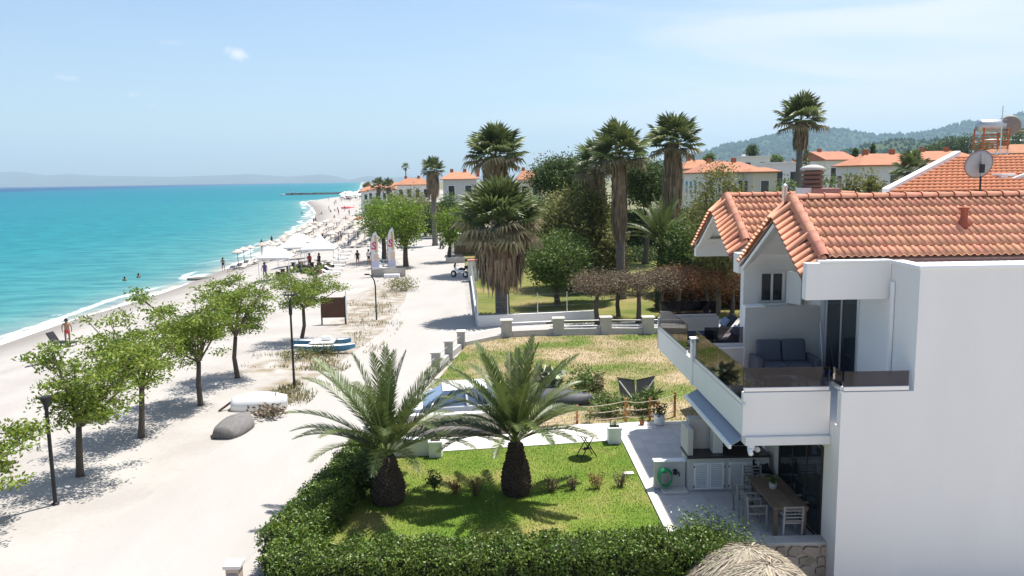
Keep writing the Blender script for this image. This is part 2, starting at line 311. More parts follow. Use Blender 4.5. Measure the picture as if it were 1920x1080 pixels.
# sea
def sea_mat():
    m = bpy.data.materials.new('sea_water'); m.use_nodes = True; nn, l, b = nodes_of(m); n = nn.new
    tcn = n('ShaderNodeTexCoord'); at = n('ShaderNodeAttribute'); at.attribute_name = 'offshore'
    nz = n('ShaderNodeTexNoise'); nz.inputs['Scale'].default_value = .012; nz.inputs['Detail'].default_value = 5; l(tcn.outputs['Object'], nz.inputs[0])
    lg = n('ShaderNodeMath'); lg.operation = 'LOGARITHM'; l(at.outputs['Fac'], lg.inputs[0]); lg.inputs[1].default_value = 10
    ad = n('ShaderNodeMath'); ad.operation = 'MULTIPLY_ADD'; l(nz.outputs[0], ad.inputs[0]); ad.inputs[1].default_value = .55; l(lg.outputs[0], ad.inputs[2])
    sc_ = n('ShaderNodeMath'); sc_.operation = 'MULTIPLY_ADD'; l(ad.outputs[0], sc_.inputs[0]); sc_.inputs[1].default_value = .25; sc_.inputs[2].default_value = -.02
    r = ramp(n, [(.03, (.28, .29, .265)), (.14, (.16, .255, .25)), (.27, (.065, .215, .225)), (.45, (.02, .175, .205)), (.66, (.008, .145, .195)), (.745, (.006, .125, .19)), (.79, (.005, .05, .145)), (1, (.004, .032, .115))])
    l(sc_.outputs[0], r.inputs[0])
    # ripples: darker / lighter streaks
    mp_ = n('ShaderNodeMapping'); mp_.inputs['Scale'].default_value = (.16, .4, 1); mp_.inputs['Rotation'].default_value = (0, 0, .25); l(tcn.outputs['Object'], mp_.inputs[0])
    rp = n('ShaderNodeTexNoise'); rp.inputs['Scale'].default_value = 1.1; rp.inputs['Detail'].default_value = 6; rp.inputs['Roughness'].default_value = .62; l(mp_.outputs[0], rp.inputs[0])
    rr = ramp(n, [(.36, (.62, .74, .82)), (.62, (1.15, 1.1, 1.06))]); l(rp.outputs[0], rr.inputs[0])
    mu = n('ShaderNodeMix'); mu.data_type = 'RGBA'; mu.blend_type = 'MULTIPLY'; mu.inputs['Factor'].default_value = 1; l(r.outputs[0], mu.inputs['A']); l(rr.outputs[0], mu.inputs['B'])
    # foam
    mf = n('ShaderNodeMapping'); mf.inputs['Scale'].default_value = (.25, .055, 1); l(tcn.outputs['Object'], mf.inputs[0])
    fn = n('ShaderNodeTexNoise'); fn.inputs['Scale'].default_value = 1.3; fn.inputs['Detail'].default_value = 4; l(mf.outputs[0], fn.inputs[0])
    f2 = n('ShaderNodeTexNoise'); f2.inputs['Scale'].default_value = 1.1; f2.inputs['Detail'].default_value = 7; f2.inputs['Roughness'].default_value = .7; l(tcn.outputs['Object'], f2.inputs[0])
    fa = n('ShaderNodeMath'); fa.operation = 'MULTIPLY_ADD'; l(fn.outputs[0], fa.inputs[0]); fa.inputs[1].default_value = 9; l(at.outputs['Fac'], fa.inputs[2])
    fb = n('ShaderNodeMath'); fb.operation = 'MULTIPLY_ADD'; l(f2.outputs[0], fb.inputs[0]); fb.inputs[1].default_value = 1.6; l(fa.outputs[0], fb.inputs[2])
    # wave crest band around value 7.6 and swash edge near 0
    bs = n('ShaderNodeMath'); bs.operation = 'SUBTRACT'; l(fb.outputs[0], bs.inputs[0]); bs.inputs[1].default_value = 7.9
    ba = n('ShaderNodeMath'); ba.operation = 'ABSOLUTE'; l(bs.outputs[0], ba.inputs[0])
    bm2 = n('ShaderNodeMapRange'); bm2.inputs['From Min'].default_value = .95; bm2.inputs['From Max'].default_value = .2; bm2.inputs['To Max'].default_value = .9; l(ba.outputs[0], bm2.inputs[0])
    mk_ = n('ShaderNodeTexNoise'); mk_.inputs['Scale'].default_value = .05; mk_.inputs['Detail'].default_value = 2; l(tcn.outputs['Object'], mk_.inputs[0])
    mk2 = n('ShaderNodeMapRange'); mk2.inputs['From Min'].default_value = .42; mk2.inputs['From Max'].default_value = .56; l(mk_.outputs[0], mk2.inputs[0])
    band = n('ShaderNodeMath'); band.operation = 'MULTIPLY'; l(bm2.outputs[0], band.inputs[0]); l(mk2.outputs[0], band.inputs[1])
    edge = n('ShaderNodeMath'); edge.operation = 'MULTIPLY_ADD'; l(f2.outputs[0], edge.inputs[0]); edge.inputs[1].default_value = 2.2; l(at.outputs['Fac'], edge.inputs[2])
    e2 = n('ShaderNodeMapRange'); e2.inputs['From Min'].default_value = 1.75; e2.inputs['From Max'].default_value = 1.15; e2.inputs['To Max'].default_value = .95; l(edge.outputs[0], e2.inputs[0])
    fo = n('ShaderNodeMath'); fo.operation = 'MAXIMUM'; l(band.outputs[0], fo.inputs[0]); l(e2.outputs[0], fo.inputs[1])
    mx = n('ShaderNodeMix'); mx.data_type = 'RGBA'; l(fo.outputs[0], mx.inputs['Factor']); l(mu.outputs['Result'], mx.inputs['A']); mx.inputs['B'].default_value = (.8, .82, .82, 1)
    df = n('ShaderNodeBsdfDiffuse'); l(mx.outputs['Result'], df.inputs[0]); gs = n('ShaderNodeBsdfGlossy'); gs.inputs['Roughness'].default_value = .2; fz = n('ShaderNodeFresnel'); fz.inputs[0].default_value = 1.33; fm = n('ShaderNodeMath'); fm.operation = 'MULTIPLY'; l(fz.outputs[0], fm.inputs[0]); fm.inputs[1].default_value = .16; msh = n('ShaderNodeMixShader'); l(fm.outputs[0], msh.inputs[0]); l(df.outputs[0], msh.inputs[1]); l(gs.outputs[0], msh.inputs[2]); l(msh.outputs[0], nn['Material Output'].inputs[0])
    wv = n('ShaderNodeTexNoise'); wv.inputs['Scale'].default_value = 2.2; wv.inputs['Detail'].default_value = 6; l(mp_.outputs[0], wv.inputs[0])
    bp = n('ShaderNodeBump'); bp.inputs['Strength'].default_value = .5; bp.inputs['Distance'].default_value = .5; l(wv.outputs[0], bp.inputs['Height']); l(bp.outputs[0], df.inputs['Normal']); l(bp.outputs[0], gs.inputs['Normal']); l(bp.outputs[0], fz.inputs['Normal'])
    return m
ys2 = np.unique(np.concatenate([np.arange(-60, 40, 10), np.arange(40, 180, 2), np.arange(180, 700, 8), np.geomspace(720, 15500, 50)]))
ds = np.unique(np.concatenate([[-2.5, -1, 0, .5, 1, 1.5, 2, 3, 4, 5, 6, 8, 10], np.geomspace(12, 15000, 50)]))
Y2, D2 = np.meshgrid(ys2, ds, indexing='ij'); wob = .7*np.sin(Y2*.21)+.5*np.sin(Y2*.07+1)
X2 = shoreX(Y2) - D2 + wob*np.clip(1-D2/8, 0, 1)
sme = npmesh('sea', np.stack([X2, Y2, np.full_like(X2, SEA+.03)], -1), gridfaces(len(ys2), len(ds))[:, ::-1])
a = sme.attributes.new('offshore', 'FLOAT', 'POINT'); a.data.foreach_set('value', np.maximum(D2, .05).ravel().astype(np.float32))
struct('sea', sme, sea_mat())
# hills and far coast: ridges with real depth
def ridge(name, pts, D, depth, m, rough, seed, base=-4, nx=220, ncr=26):
    g = np.random.default_rng(seed); pts = np.array(pts, float)
    xs = np.linspace(pts[0, 0], pts[-1, 0], nx); yy = np.interp(xs, pts[:, 0], pts[:, 1])
    crest = [onY(x, y, D) for x, y in zip(xs, yy)]
    ph = g.uniform(0, 6, 12); V = []
    for i, c in enumerate(crest):
        for j in range(ncr):
            t = j/(ncr-1)*1.5   # 0 foot .. 1 crest .. 1.5 back
            y = D - depth*(1-t); k = t if t <= 1 else 1-(t-1)*1.2
            k = k**.9 if k > 0 else 0
            nz = sum(math.sin((i*.11*(q+1)*.7+ph[q]))*math.sin(j*.45*(q+1)*.6+ph[q+5])/(q+1) for q in range(5))
            z = base + (c.z-base)*k + rough*nz*min(1, 4*abs(1-t) + .12)*min(1, t*4)*(c.z-base)*.16
            V.append((c.x*(y/D), y, z))
    me = npmesh(name, V, gridfaces(nx, ncr)); me.polygons.foreach_set('use_smooth', [True]*len(me.polygons))
    return struct(name, me, m), V
HILLM = mat('forest_hill', (.030, .058, .020), 1, (.055, .085, .032), .010, 1.2, 0, detail=9, spec=0)
HILLN = mat('scrub_hill', (.045, .07, .025), 1, (.075, .09, .04), .02, 1.2, 0, detail=9, spec=0)
MOUNT = mat('far_mountain', (.10, .11, .09), 1, (.14, .13, .11), .0008, 1, 0, spec=0)
_, HV = ridge('hill', [(1180, 322), (1240, 308), (1300, 291), (1360, 272), (1420, 257), (1480, 249), (1540, 238), (1590, 249), (1640, 254), (1700, 250), (1760, 241), (1815, 229), (1870, 226), (1920, 214), (2100, 190)], 6000, 1300, HILLM, 1, 3)
_, HW = ridge('hill', [(1440, 322), (1500, 306), (1560, 288), (1620, 273), (1700, 262), (1780, 262), (1850, 254), (1920, 246), (2100, 228)], 2300, 900, HILLN, 1, 8)
ridge('mountain', [(-260, 338), (-100, 328), (0, 323), (30, 321), (90, 328), (130, 325), (180, 329), (330, 331), (420, 328), (470, 326), (540, 331), (600, 326), (630, 330), (655, 337), (690, 329), (720, 333), (780, 331), (880, 329), (1000, 334)], 13500, 2500, MOUNT, .5, 5)
# woodland on the hills (reads as one mass)
def blobtrees(name, spots, m, label):
    ico = [(0, 0, 1)] + [(math.cos(k*PI/3)*.8, math.sin(k*PI/3)*.8, .35) for k in range(6)] + [(math.cos(k*PI/3+.5)*.75, math.sin(k*PI/3+.5)*.75, -.5) for k in range(6)]
    fs = [(0, 1+k, 1+(k+1) % 6) for k in range(6)] + [f for k in range(6) for f in ((1+k, 7+k, 1+(k+1) % 6), (1+(k+1) % 6, 7+k, 7+(k+1) % 6))]
    ico = np.array(ico); fs = np.array(fs); V = []; Q = []
    for i, (x, y, z, s) in enumerate(spots):
        V.append(ico*np.array([s*nr.uniform(.7, 1.1), s*nr.uniform(.7, 1.1), s*nr.uniform(.8, 1.5)])*nr.uniform(.75, 1.2, (13, 1)) + (x, y, z + .3*s)); Q.append(fs+13*i)
    o = mk(name, npmesh(name, np.concatenate(V), np.concatenate(Q)), m); return tag(o, label, 'woodland', kind='stuff')
TREEM = mat('hill_tree', (.026, .05, .016), 1, rand=.45, island=True, spec=0)
def pick(HVv, n, s0, s1, lo, hi):
    P = np.array(HVv).reshape(220, 26, 3); outp = []
    for _ in range(n):
        i = nr.integers(0, 219); j = nr.integers(lo, hi); a, b = nr.random(2)
        p = P[i, j]*(1-a)*(1-b)+P[i+1, j]*a*(1-b)+P[i, j+1]*(1-a)*b+P[i+1, j+1]*a*b
        outp.append((*p, nr.uniform(s0, s1)))
    return outp
blobtrees('hill_forest', pick(HV, 4200, 10, 20, 2, 19), TREEM, 'dark pine forest covering the far blue hills')
blobtrees('hill_scrub', pick(HW, 1700, 3.5, 8, 0, 19), TREEM, 'scattered trees and scrub on the nearer green slope')
# haze
hz = MB().box(-20500, 20500, -150, 16800, -9, 760)
ho = hz.build('haze', None); hm = bpy.data.materials.new('haze_air'); hm.use_nodes = True; ht = hm.node_tree; ht.nodes.remove(ht.nodes['Principled BSDF'])
pv = ht.nodes.new('ShaderNodeVolumePrincipled'); pv.inputs['Color'].default_value = (.56, .80, 1, 1); pv.inputs['Density'].default_value = .00009; pv.inputs['Anisotropy'].default_value = .1
ht.links.new(pv.outputs[0], ht.nodes['Material Output'].inputs['Volume']); ho.data.materials.append(hm); tag(ho, 'thin bluish haze over sea, coast and hills', 'haze', kind='stuff')
# ================= flat surfaces near the camera =================
def slab(name, poly, z0, z1, m): return tag(MB().prism(poly, 'z', z0, z1).build(name, m), kind='structure')
def grassmat(nm, c1, c2, c3, scale, lo=.38, hi=.64):
    m = bpy.data.materials.new(nm); m.use_nodes = True; nn, l, b = nodes_of(m); n = nn.new
    tcn = n('ShaderNodeTexCoord'); a = n('ShaderNodeTexNoise'); a.inputs['Scale'].default_value = scale; a.inputs['Detail'].default_value = 5; l(tcn.outputs['Object'], a.inputs[0])
    r = ramp(n, [(lo, c1), (.5*(lo+hi), c2), (hi, c3)]); l(a.outputs[0], r.inputs[0])
    f = n('ShaderNodeTexNoise'); f.inputs['Scale'].default_value = 28; f.inputs['Detail'].default_value = 3; l(tcn.outputs['Object'], f.inputs[0])
    r2 = ramp(n, [(.3, (.6, .6, .6)), (.7, (1.25, 1.25, 1.25))]); l(f.outputs[0], r2.inputs[0])
    mu = n('ShaderNodeMix'); mu.data_type = 'RGBA'; mu.blend_type = 'MULTIPLY'; mu.inputs['Factor'].default_value = 1; l(r.outputs[0], mu.inputs['A']); l(r2.outputs[0], mu.inputs['B'])
    l(mu.outputs['Result'], b.inputs['Base Color']); b.inputs['Roughness'].default_value = .9; b.inputs['Specular IOR Level'].default_value = .1
    bp = n('ShaderNodeBump'); bp.inputs['Strength'].default_value = .5; bp.inputs['Distance'].default_value = .04; l(f.outputs[0], bp.inputs['Height']); l(bp.outputs[0], b.inputs['Normal'])
    return m
LAWN = grassmat('lawn_grass', (.115, .19, .026), (.165, .22, .04), (.27, .255, .085), .42, .40, .66)
LOTG = grassmat('dry_grass', (.13, .175, .04), (.28, .24, .115), (.40, .32, .20), .30, .40, .60)
PARKG = grassmat('park_grass', (.10, .13, .03), (.17, .175, .05), (.26, .21, .09), .25, .36, .66)
ROADM = mat('sandy_track', (.40, .38, .355), .95, (.325, .306, .283), .45, 1.3, .5, 7, detail=9, stretch=(1, .35, 1))
road = [(-12, 3), (-10.5, 18), (-9.4, 26), (-8.9, 31), (-8, 37), (-6.8, 46.3), (-6.9, 59), (-8.8, 81), (-13, 134), (-9.2, 134), (-5.9, 99), (-2.9, 67), (-1.45, 47), (8, 48.2), (18, 48.4), (18, 44.6), (.3, 44.3), (-1.9, 42.2), (-3.05, 35), (-4.5, 27), (-5.6, 25), (-6, 17), (-6.3, 3)]
n_ = len(road); rm = bpy.data.meshes.new('road'); rm.from_pydata([(x, y, -.144) for x, y in road], [], [tuple(range(n_))]); struct('road', fixn(rm), ROADM)
LAWNP = [(-5.0, 16.4), (3.98, 16.4), (3.98, 25.42), (-1.86, 24.66), (-4.1, 24.5)]
slab('lawn', LAWNP, -.3, 0, LAWN)
PATHP = [(-4.1, 24.52), (-1.86, 24.68), (4.0, 25.44), (4.0, 27.0), (9, 27.05), (9, 27.4), (4.4, 27.35), (2.7, 27.2), (-.1, 26.4), (-4.3, 25.9)]
slab('path', PATHP, -.3, .02, CONCW)
LOTP = [(-2.9, 32.5), (-1.75, 41.2), (.5, 43.4), (20, 43.5), (20, 27.45), (2.7, 27.3), (.9, 27.0), (.9, 31)]
slab('vacant_lot', LOTP, -.4, -.02, LOTG)
slab('driveway', [(-4.8, 26.5), (.88, 26.95), (.88, 30.9), (-3.2, 32.2)], -.4, -.03, CONCW)
PARKP = [(-1.2, 47.6), (22, 49.2), (40, 100), (-4.5, 100), (-2.4, 68)]
slab('park_lawn', PARKP, -.4, -.06, PARKG)
def blades(name, poly, n, h0, h1, z, m, label, wd=.012, zfun=None, keep=None):
    P = np.array(poly); X = nr.uniform(P[:, 0].min(), P[:, 0].max(), n*2); Y = nr.uniform(P[:, 1].min(), P[:, 1].max(), n*2)
    k = inpoly(X, Y, poly)
    if keep is not None: k &= keep(X, Y)
    X, Y = X[k][:n], Y[k][:n]; n = len(X); a = nr.uniform(0, 2*PI, n); h = nr.uniform(h0, h1, n); le = nr.uniform(0, .8, n)*h
    Z = np.full(n, z) if zfun is None else np.array([zfun(x, y) for x, y in zip(X, Y)])
    c, s = np.cos(a), np.sin(a); V = np.empty((n, 3, 3))
    V[:, 0] = np.stack([X-c*wd, Y-s*wd, Z], 1); V[:, 1] = np.stack([X+c*wd, Y+s*wd, Z], 1); V[:, 2] = np.stack([X-s*le, Y+c*le, Z+h], 1)
    o = mk(name, npmesh(name, V, np.arange(3*n).reshape(-1, 3)), m); return tag(o, label, 'grass', kind='stuff')
blades('lawn_grass', LAWNP, 65000, .02, .05, 0, LAWN, 'short green grass of the garden lawn around the palms', .006)
blades('dry_grass', LOTP, 60000, .03, .10, -.02, LOTG, 'dry straw coloured grass on the vacant plot', .01)
VERGE = grassmat('verge_grass', (.17, .17, .06), (.30, .26, .12), (.36, .30, .17), .5)
pz = lambda *p: [tuple(G(*q)[:2]) for q in p]
def patchy(sd): return lambda X, Y: (np.sin(X*2.1+sd)+np.sin(Y*1.7+sd*2)+np.sin((X+Y)*1.1)+nr.normal(0, .8, len(X))) > .4
for k, (pl, nb) in enumerate(((pz((640, 610), (700, 690), (760, 600), (720, 545), (640, 575)), 2600), (pz((500, 690), (640, 700), (730, 640), (680, 660), (560, 668)), 2600), (pz((500, 775), (560, 775), (600, 735), (560, 715), (505, 735)), 1500), (pz((740, 560), (775, 540), (770, 500), (745, 510)), 1000), (pz((450, 690), (540, 690), (545, 660), (470, 668)), 700))):
    blades('verge_grass', pl, nb, .06, .26, 0, VERGE, 'sparse dry weeds growing beside the sandy track', .02, gz, patchy(k))
# ================= the white house =================
def world_children(p):
    for o in p.children: o.matrix_parent_inverse = Matrix.Translation(-p.location)
HX, HY = 7.5, 16.95
house = thing('white_house', 'two-storey white house with terracotta tile roofs and glass-railed balconies', 'house', (9, 18, 0))
def P(name, m, *boxes, bevel=.012, parent=house):
    b = MB()
    for q in boxes: b.box(*q)
    return b.build(name, m, parent, bevel=bevel)
MB().prism([(7.5, -1.5), (14.5, -1.5), (14.5, 6.55), (9.1, 6.55), (9.1, 3.86), (7.5, 3.86)], 'y', 16.95, 17.15).build('wall', WHITE, house)
MB().prism([(7.5, -1.5), (14.5, -1.5), (14.5, 6.55), (9.1, 6.55), (9.1, 3.05), (7.5, 3.05)], 'y', 17.15, 23.4).build('wall', WHITE, house)
P('wall', WHITE2, (7.28, 9.3, 23.403, 23.7, 3.053, 6.42)); P('wall', WHITE2, (9.1, 14.5, 23.71, 29.5, 3.053, 6.2)); P('wall', WHITE2, (7.5, 14.5, 23.403, 29.5, -.3, 2.717)); P('wall', WHITE2, (7.5, 9.1, 23.403, 27.2, 2.72, 3.05))
P('coping', COPE, (9.05, 14.5, 16.9, 17.2, 6.553, 6.63)); P('coping', COPE, (7.45, 9.09, 18.15, 18.5, 6.583, 6.64)); P('coping', COPE, (9.05, 9.35, 17.203, 18.148, 6.553, 6.635))
P('canopy_beam', WHITE, (7.12, 9.097, 18.2, 18.45, 5.72, 6.58))
P('canopy_beam', WHITE, (7.12, 9.09, 28.5, 28.75, 5.75, 6.38))
P('canopy_beam', WHITE, (7.2, 7.6, 23.71, 24.2, 5.7, 6.3))
P('fascia_board', WOODD, (7.5, 14.5, 18.56, 18.6, 6.25, 6.70)); P('gutter', mat('gutter_felt', (.045, .04, .04), .9, (.09, .05, .04), 3, 1), (9.36, 14.5, 17.21, 18.55, 6.3, 6.36), bevel=0)
P('gutter_board', mat('red_brown_board', (.14, .05, .035), .8, (.06, .03, .025), 4, 1), (7.7, 14.5, 18.5, 18.555, 6.36, 6.52), bevel=0)
P('downpipe', COPE, (9.02, 9.09, 17.98, 18.09, 3.95, 6.15)); 
# balconies
P('balcony_slab', WHITE2, (5.622, 7.497, 17.643, 27.2, 2.72, 3.05), bevel=0)
P('balcony_beam', WHITE2, (5.55, 7.497, 17.40, 17.75, 2.52, 2.717)); P('balcony_beam', WHITE2, (5.75, 5.95, 17.76, 27.1, 2.5, 2.717))
P('parapet', WHITE, (5.5, 7.497, 17.5, 17.64, 2.72, 3.74)); P('parapet', WHITE, (5.5, 5.62, 17.643, 22.1, 2.72, 3.42)); P('parapet', WHITE, (5.5, 5.62, 23.0, 27.04, 2.72, 3.42))
P('pillar', WHITE, (5.46, 5.78, 22.103, 22.35, 2.7, 4.02)); P('pillar_cap', COPE, (5.43, 5.81, 22.07, 22.38, 4.023, 4.07))
P('parapet', WHITE, (5.5, 5.62, 22.353, 22.997, 2.72, 3.42))
P('parapet', GREYW, (5.5, 7.6, 27.05, 27.19, 2.72, 3.8)); P('parapet', GREYW, (5.785, 6.95, 22.15, 22.3, 3.053, 3.75)); P('coping', COPE, (5.82, 6.95, 22.1, 22.35, 3.753, 3.8))
P('partition_wall', GREYW, (6.96, 9.097, 22.1, 22.4, 3.053, 4.92)); P('partition_cap', COPE, (6.93, 7.5, 22.07, 22.43, 4.923, 4.97))
P('partition_wall', WHITE2, (6.94, 6.957, 22.1, 22.4, 3.053, 4.92), bevel=0)  # pale sheet: brighter light on the west face, put into the colour
def glass(x0, x1, y0, y1, z0, z1, rail=.10, name='glass_panel'):
    P(name, SMOKE_SHADE if x1-x0 > y1-y0 else SMOKE, (x0, x1, y0, y1, z0, z1), bevel=0)
    dx = x1-x0; dy = y1-y0; e = .025
    if dx > dy: P('rail_channel', ALU, (x0-.01, x1+.01, y0-e, y1+e, z0-rail, z0-.002))
    else: P('rail_channel', ALU, (x0-e, x1+e, y0-.01, y1+.01, z0-rail, z0-.002))
glass(5.53, 7.46, 17.54, 17.552, 3.85, 4.30)
for k in range(4): glass(5.54, 5.552, 17.66+k*1.1, 18.745+k*1.1, 3.52, 4.30)
for k in range(4): glass(5.54, 5.552, 23.03+k*.99, 24.005+k*.99, 3.52, 4.30)
glass(5.83, 6.93, 22.2, 22.212, 3.9, 4.36); glass(5.56, 7.5, 27.1, 27.112, 3.9, 4.36)
glass(7.56, 9.0, 17.0, 17.012, 3.975, 4.31, .11); glass(7.53, 7.542, 17.04, 17.5, 3.975, 4.31, .11)
for x, y, z in ((5.5, 17.47, 3.45), (5.46, 22.12, 3.95), (5.5, 27.05, 3.6)): MB().lathe([(.04, 0), (.05, .03), (.04, .06)], 10, (x, y, z)).build('glass_clamp', ALU, house)
# sliding doors and windows
def opening(face, c, a0, a1, z0, z1, nleaf, frame=ALU, proud=.03):
    """frame + panes on a wall: face 'w' => plane x=c looking -x ; 's' => plane y=c looking -y"""
    def bx(a, b, zz0, zz1, d0, d1): return (c-d1, c-d0, a, b, zz0, zz1) if face == 'w' else (a, b, c-d1, c-d0, zz0, zz1)
    t = .06
    fr = P('door_frame' if z1-z0 > 1.7 else 'window_frame', frame, bx(a0, a0+t, z0, z1, .001, proud), bx(a1-t, a1, z0, z1, .001, proud), bx(a0+t, a1-t, z1-t, z1, .001, proud), bx(a0+t, a1-t, z0, z0+t*.7, .001, proud), bevel=.004)
    wd = (a1-a0-2*t)/nleaf
    for k in range(nleaf):
        p0 = a0+t+k*wd
        pn = P('pane', PANE, bx(p0+.035, p0+wd-.035, z0+t*.7+.03, z1-t-.03, .002, .012), bevel=0, parent=fr)
        P('sash', frame, bx(p0, p0+.035, z0+t*.7, z1-t, .001, .024), bx(p0+wd-.035, p0+wd, z0+t*.7, z1-t, .001, .024), bevel=0, parent=fr)
    return fr
opening('w', 9.1, 19.75, 21.75, 3.06, 5.80, 2); opening('w', 7.5, 17.75, 20.6, .03, 2.35, 3, mat('bronze_alu', (.05, .04, .035), .4, metal=.5))
opening('s', 23.4, 7.72, 8.52, 4.85, 5.8, 2)
P('wall', WHITE2, (7.6, 9.097, 23.395, 23.4, 3.053, 4.75), bevel=0)
MB().bar((8.56, 23.36, 5.32), (8.80, 22.85, 5.32), .04, .95).build('shutter', COPE, house)
P('window_sill', COPE, (7.65, 8.6, 23.3, 23.39, 4.78, 4.84))
P('door_frame', mat('grey_curtain', (.5, .5, .52), .9), (9.05, 9.098, 21.78, 22.05, 3.06, 5.8), bevel=0)
# awning under the balcony edge
aw = MB(); aw.add([(5.72, 17.7, 2.70), (5.30, 17.7, 2.46), (5.30, 22.0, 2.46), (5.72, 22.0, 2.70), (5.72, 17.7, 2.67), (5.31, 17.7, 2.43), (5.31, 22.0, 2.43), (5.72, 22.0, 2.67)], [(0, 1, 2, 3), (7, 6, 5, 4), (0, 4, 5, 1), (1, 5, 6, 2), (2, 6, 7, 3), (3, 7, 4, 0)])
AWN = mat('grey_blue_awning', (.30, .33, .38), .8)
aw.build('awning', AWN, house); P('awning_bar', COPE, (5.24, 5.31, 17.65, 22.05, 2.37, 2.47))
P('camera_bracket', COPE, (5.62, 5.78, 17.42, 17.5, 2.4, 2.517)); MB().tube([(5.64, 17.28, 2.37), (5.66, 17.44, 2.43)], .055, 10).build('security_camera', COPE, house, True)
MB().tube([(5.82, 17.36, 2.44), (5.82, 17.45, 2.44)], .06, 12).build('junction_box', CONC, house, True)
# ---- gable ends ----
RX = 7.62   # ridge / hip start
def roofunit(y_s, z_s, y_p, z_p, y_n, z_n, x1, cols, rows, dX=-.5, dZ=-.42):
    """tiled roof with a west gable skirt: south eave (y_s,z_s), ridge (y_p,z_p), north eave (y_n,z_n)"""
    T = .05
    roof = MB().add([(RX, y_s, z_s-T), (x1, y_s, z_s-T), (x1, y_p, z_p-T), (RX, y_p, z_p-T), (RX, y_n, z_n-T), (x1, y_n, z_n-T), (RX, y_s, z_s-T-.1), (x1, y_s, z_s-T-.1), (RX, y_n, z_n-T-.1), (x1, y_n, z_n-T-.1), (RX, y_p, z_p-T-.14), (x1, y_p, z_p-T-.14)], [(0, 1, 2, 3), (3, 2, 5, 4), (0, 6, 7, 1), (4, 5, 9, 8), (6, 10, 11, 7), (10, 8, 9, 11), (0, 3, 10, 6), (3, 4, 8, 10)]).build('roof', MORTAR, house)
    # gable skirt boards
    for ye, ze in ((y_s, z_s), (y_n, z_n)):
        MB().add([(RX, y_p, z_p-T-.02), (RX, ye, ze-T-.02), (RX+dX, ye, ze+dZ-T-.02), (RX+dX, y_p, z_p+dZ-T-.02), (RX, y_p, z_p-T-.1), (RX, ye, ze-T-.1), (RX+dX, ye, ze+dZ-T-.1), (RX+dX, y_p, z_p+dZ-T-.1)], [(0, 1, 2, 3), (7, 6, 5, 4), (0, 4, 5, 1), (1, 5, 6, 2), (2, 6, 7, 3), (3, 7, 4, 0)]).build('verge_board', MORTAR, roof)
    # white boarding under the open gable overhang, and its north rim
    for ye, ze, nm in ((y_s, z_s, 0), (y_n, z_n, 1)):
        q = [(x, y, z) for z_o in (.17, .21) for x, y, z in ((RX+dX+.5, y_p, z_p-z_o), (9.09, y_p, z_p-z_o), (9.09, ye, ze-z_o), (RX+dX+.5, ye, ze-z_o))]
        MB().add(q, [(0, 1, 2, 3), (7, 6, 5, 4), (0, 4, 5, 1), (1, 5, 6, 2), (2, 6, 7, 3), (3, 7, 4, 0)]).build('soffit_board', WHITE2, house)
    for ye, ze in ((y_n, z_n),):
        MB().add([(RX+dX+.04, y_p, z_p+dZ-T-.11), (RX+dX+.04, ye, ze+dZ-T-.11), (RX+dX+.04, ye, ze+dZ-T-.24), (RX+dX+.04, y_p, z_p+dZ-T-.24), (RX+dX+.5, y_p, z_p+dZ-T-.11+.42), (RX+dX+.5, ye, ze+dZ-T-.11+.42), (RX+dX+.5, ye, ze+dZ-T-.24+.38), (RX+dX+.5, y_p, z_p+dZ-T-.24+.38)], [(0, 1, 2, 3), (7, 6, 5, 4), (0, 4, 5, 1), (1, 5, 6, 2), (2, 6, 7, 3), (3, 7, 4, 0)]).build('gable_rim', WHITE, house)
    # tiles
    sl = Vector((0, y_p-y_s, z_p-z_s)); Ls = sl.length; v = sl/Ls; u = Vector((1, 0, 0)); nrm = u.cross(v)
    g = Ls/rows
    for c in range(cols):
        for r in range(rows):
            o = mk('tile', tileme(g), TILE, roof); p = Vector((RX+.1+c*.186, y_s, z_s)) + v*(r*g-.03) + nrm*.005
            jit = rnd.uniform(-.012, .012)
            o.matrix_local = Matrix.Translation(p) @ frame(u, v, nrm) @ Matrix.Rotation(jit, 4, 'Z') @ Matrix.Rotation(rnd.uniform(-.008, .008), 4, 'X')
    # ridge tiles
    n = int((x1-RX)/.42)
    for k in range(n):
        o = mk('ridge_tile', ridgeme(), TILER, roof); o.matrix_local = Matrix.Translation((RX+k*.42-.04, y_p, z_p+.05)) @ Matrix.Rotation(rnd.uniform(-.015, .015), 4, 'Z')
    # hip tiles running down the verge, and verge tiles on the skirt
    sk = Vector((dX, 0, dZ)); kl = sk.length
    for ye, ze, show in ((y_s, z_s, True), (y_n, z_n, True)):
        d = Vector((0, ye-y_p, ze-z_p)); dl = d.length; d.normalize(); m = int(dl/.40)
        for k in range(m):
            o = mk('hip_tile', ridgeme(), TILER, roof); p = Vector((RX-.03, y_p, z_p+.075)) + d*(k*dl/m+.02)
            uu = d; nn_ = Vector((-.35, 0, .94)); vv = nn_.cross(uu).normalized(); nn2 = uu.cross(vv)
            o.matrix_local = Matrix.Translation(p) @ frame(uu, vv, nn2)
        m2 = int(dl/.215)
        for k in range(m2):
            o = mk('verge_tile', barrelme(kl), TILE, roof)
            vv = -sk.normalized(); uu = d if ye > y_p else -d; nn2 = uu.cross(vv)
            if nn2.z < 0: uu = -uu; nn2 = uu.cross(vv)
            st = Vector((RX, y_p, z_p)) + d*(k*dl/m2 + (0.205 if uu.dot(d) < 0 else 0)) + sk*1.04
            o.matrix_local = Matrix.Translation(st+nn2*.015) @ frame(uu, vv, nn2) @ Matrix.Rotation(rnd.uniform(-.015, .015), 4, 'Z')
    return roof
def frame(u, v, n_): return Matrix(((u[0], v[0], n_[0], 0), (u[1], v[1], n_[1], 0), (u[2], v[2], n_[2], 0), (0, 0, 0, 1)))
_tm = {}
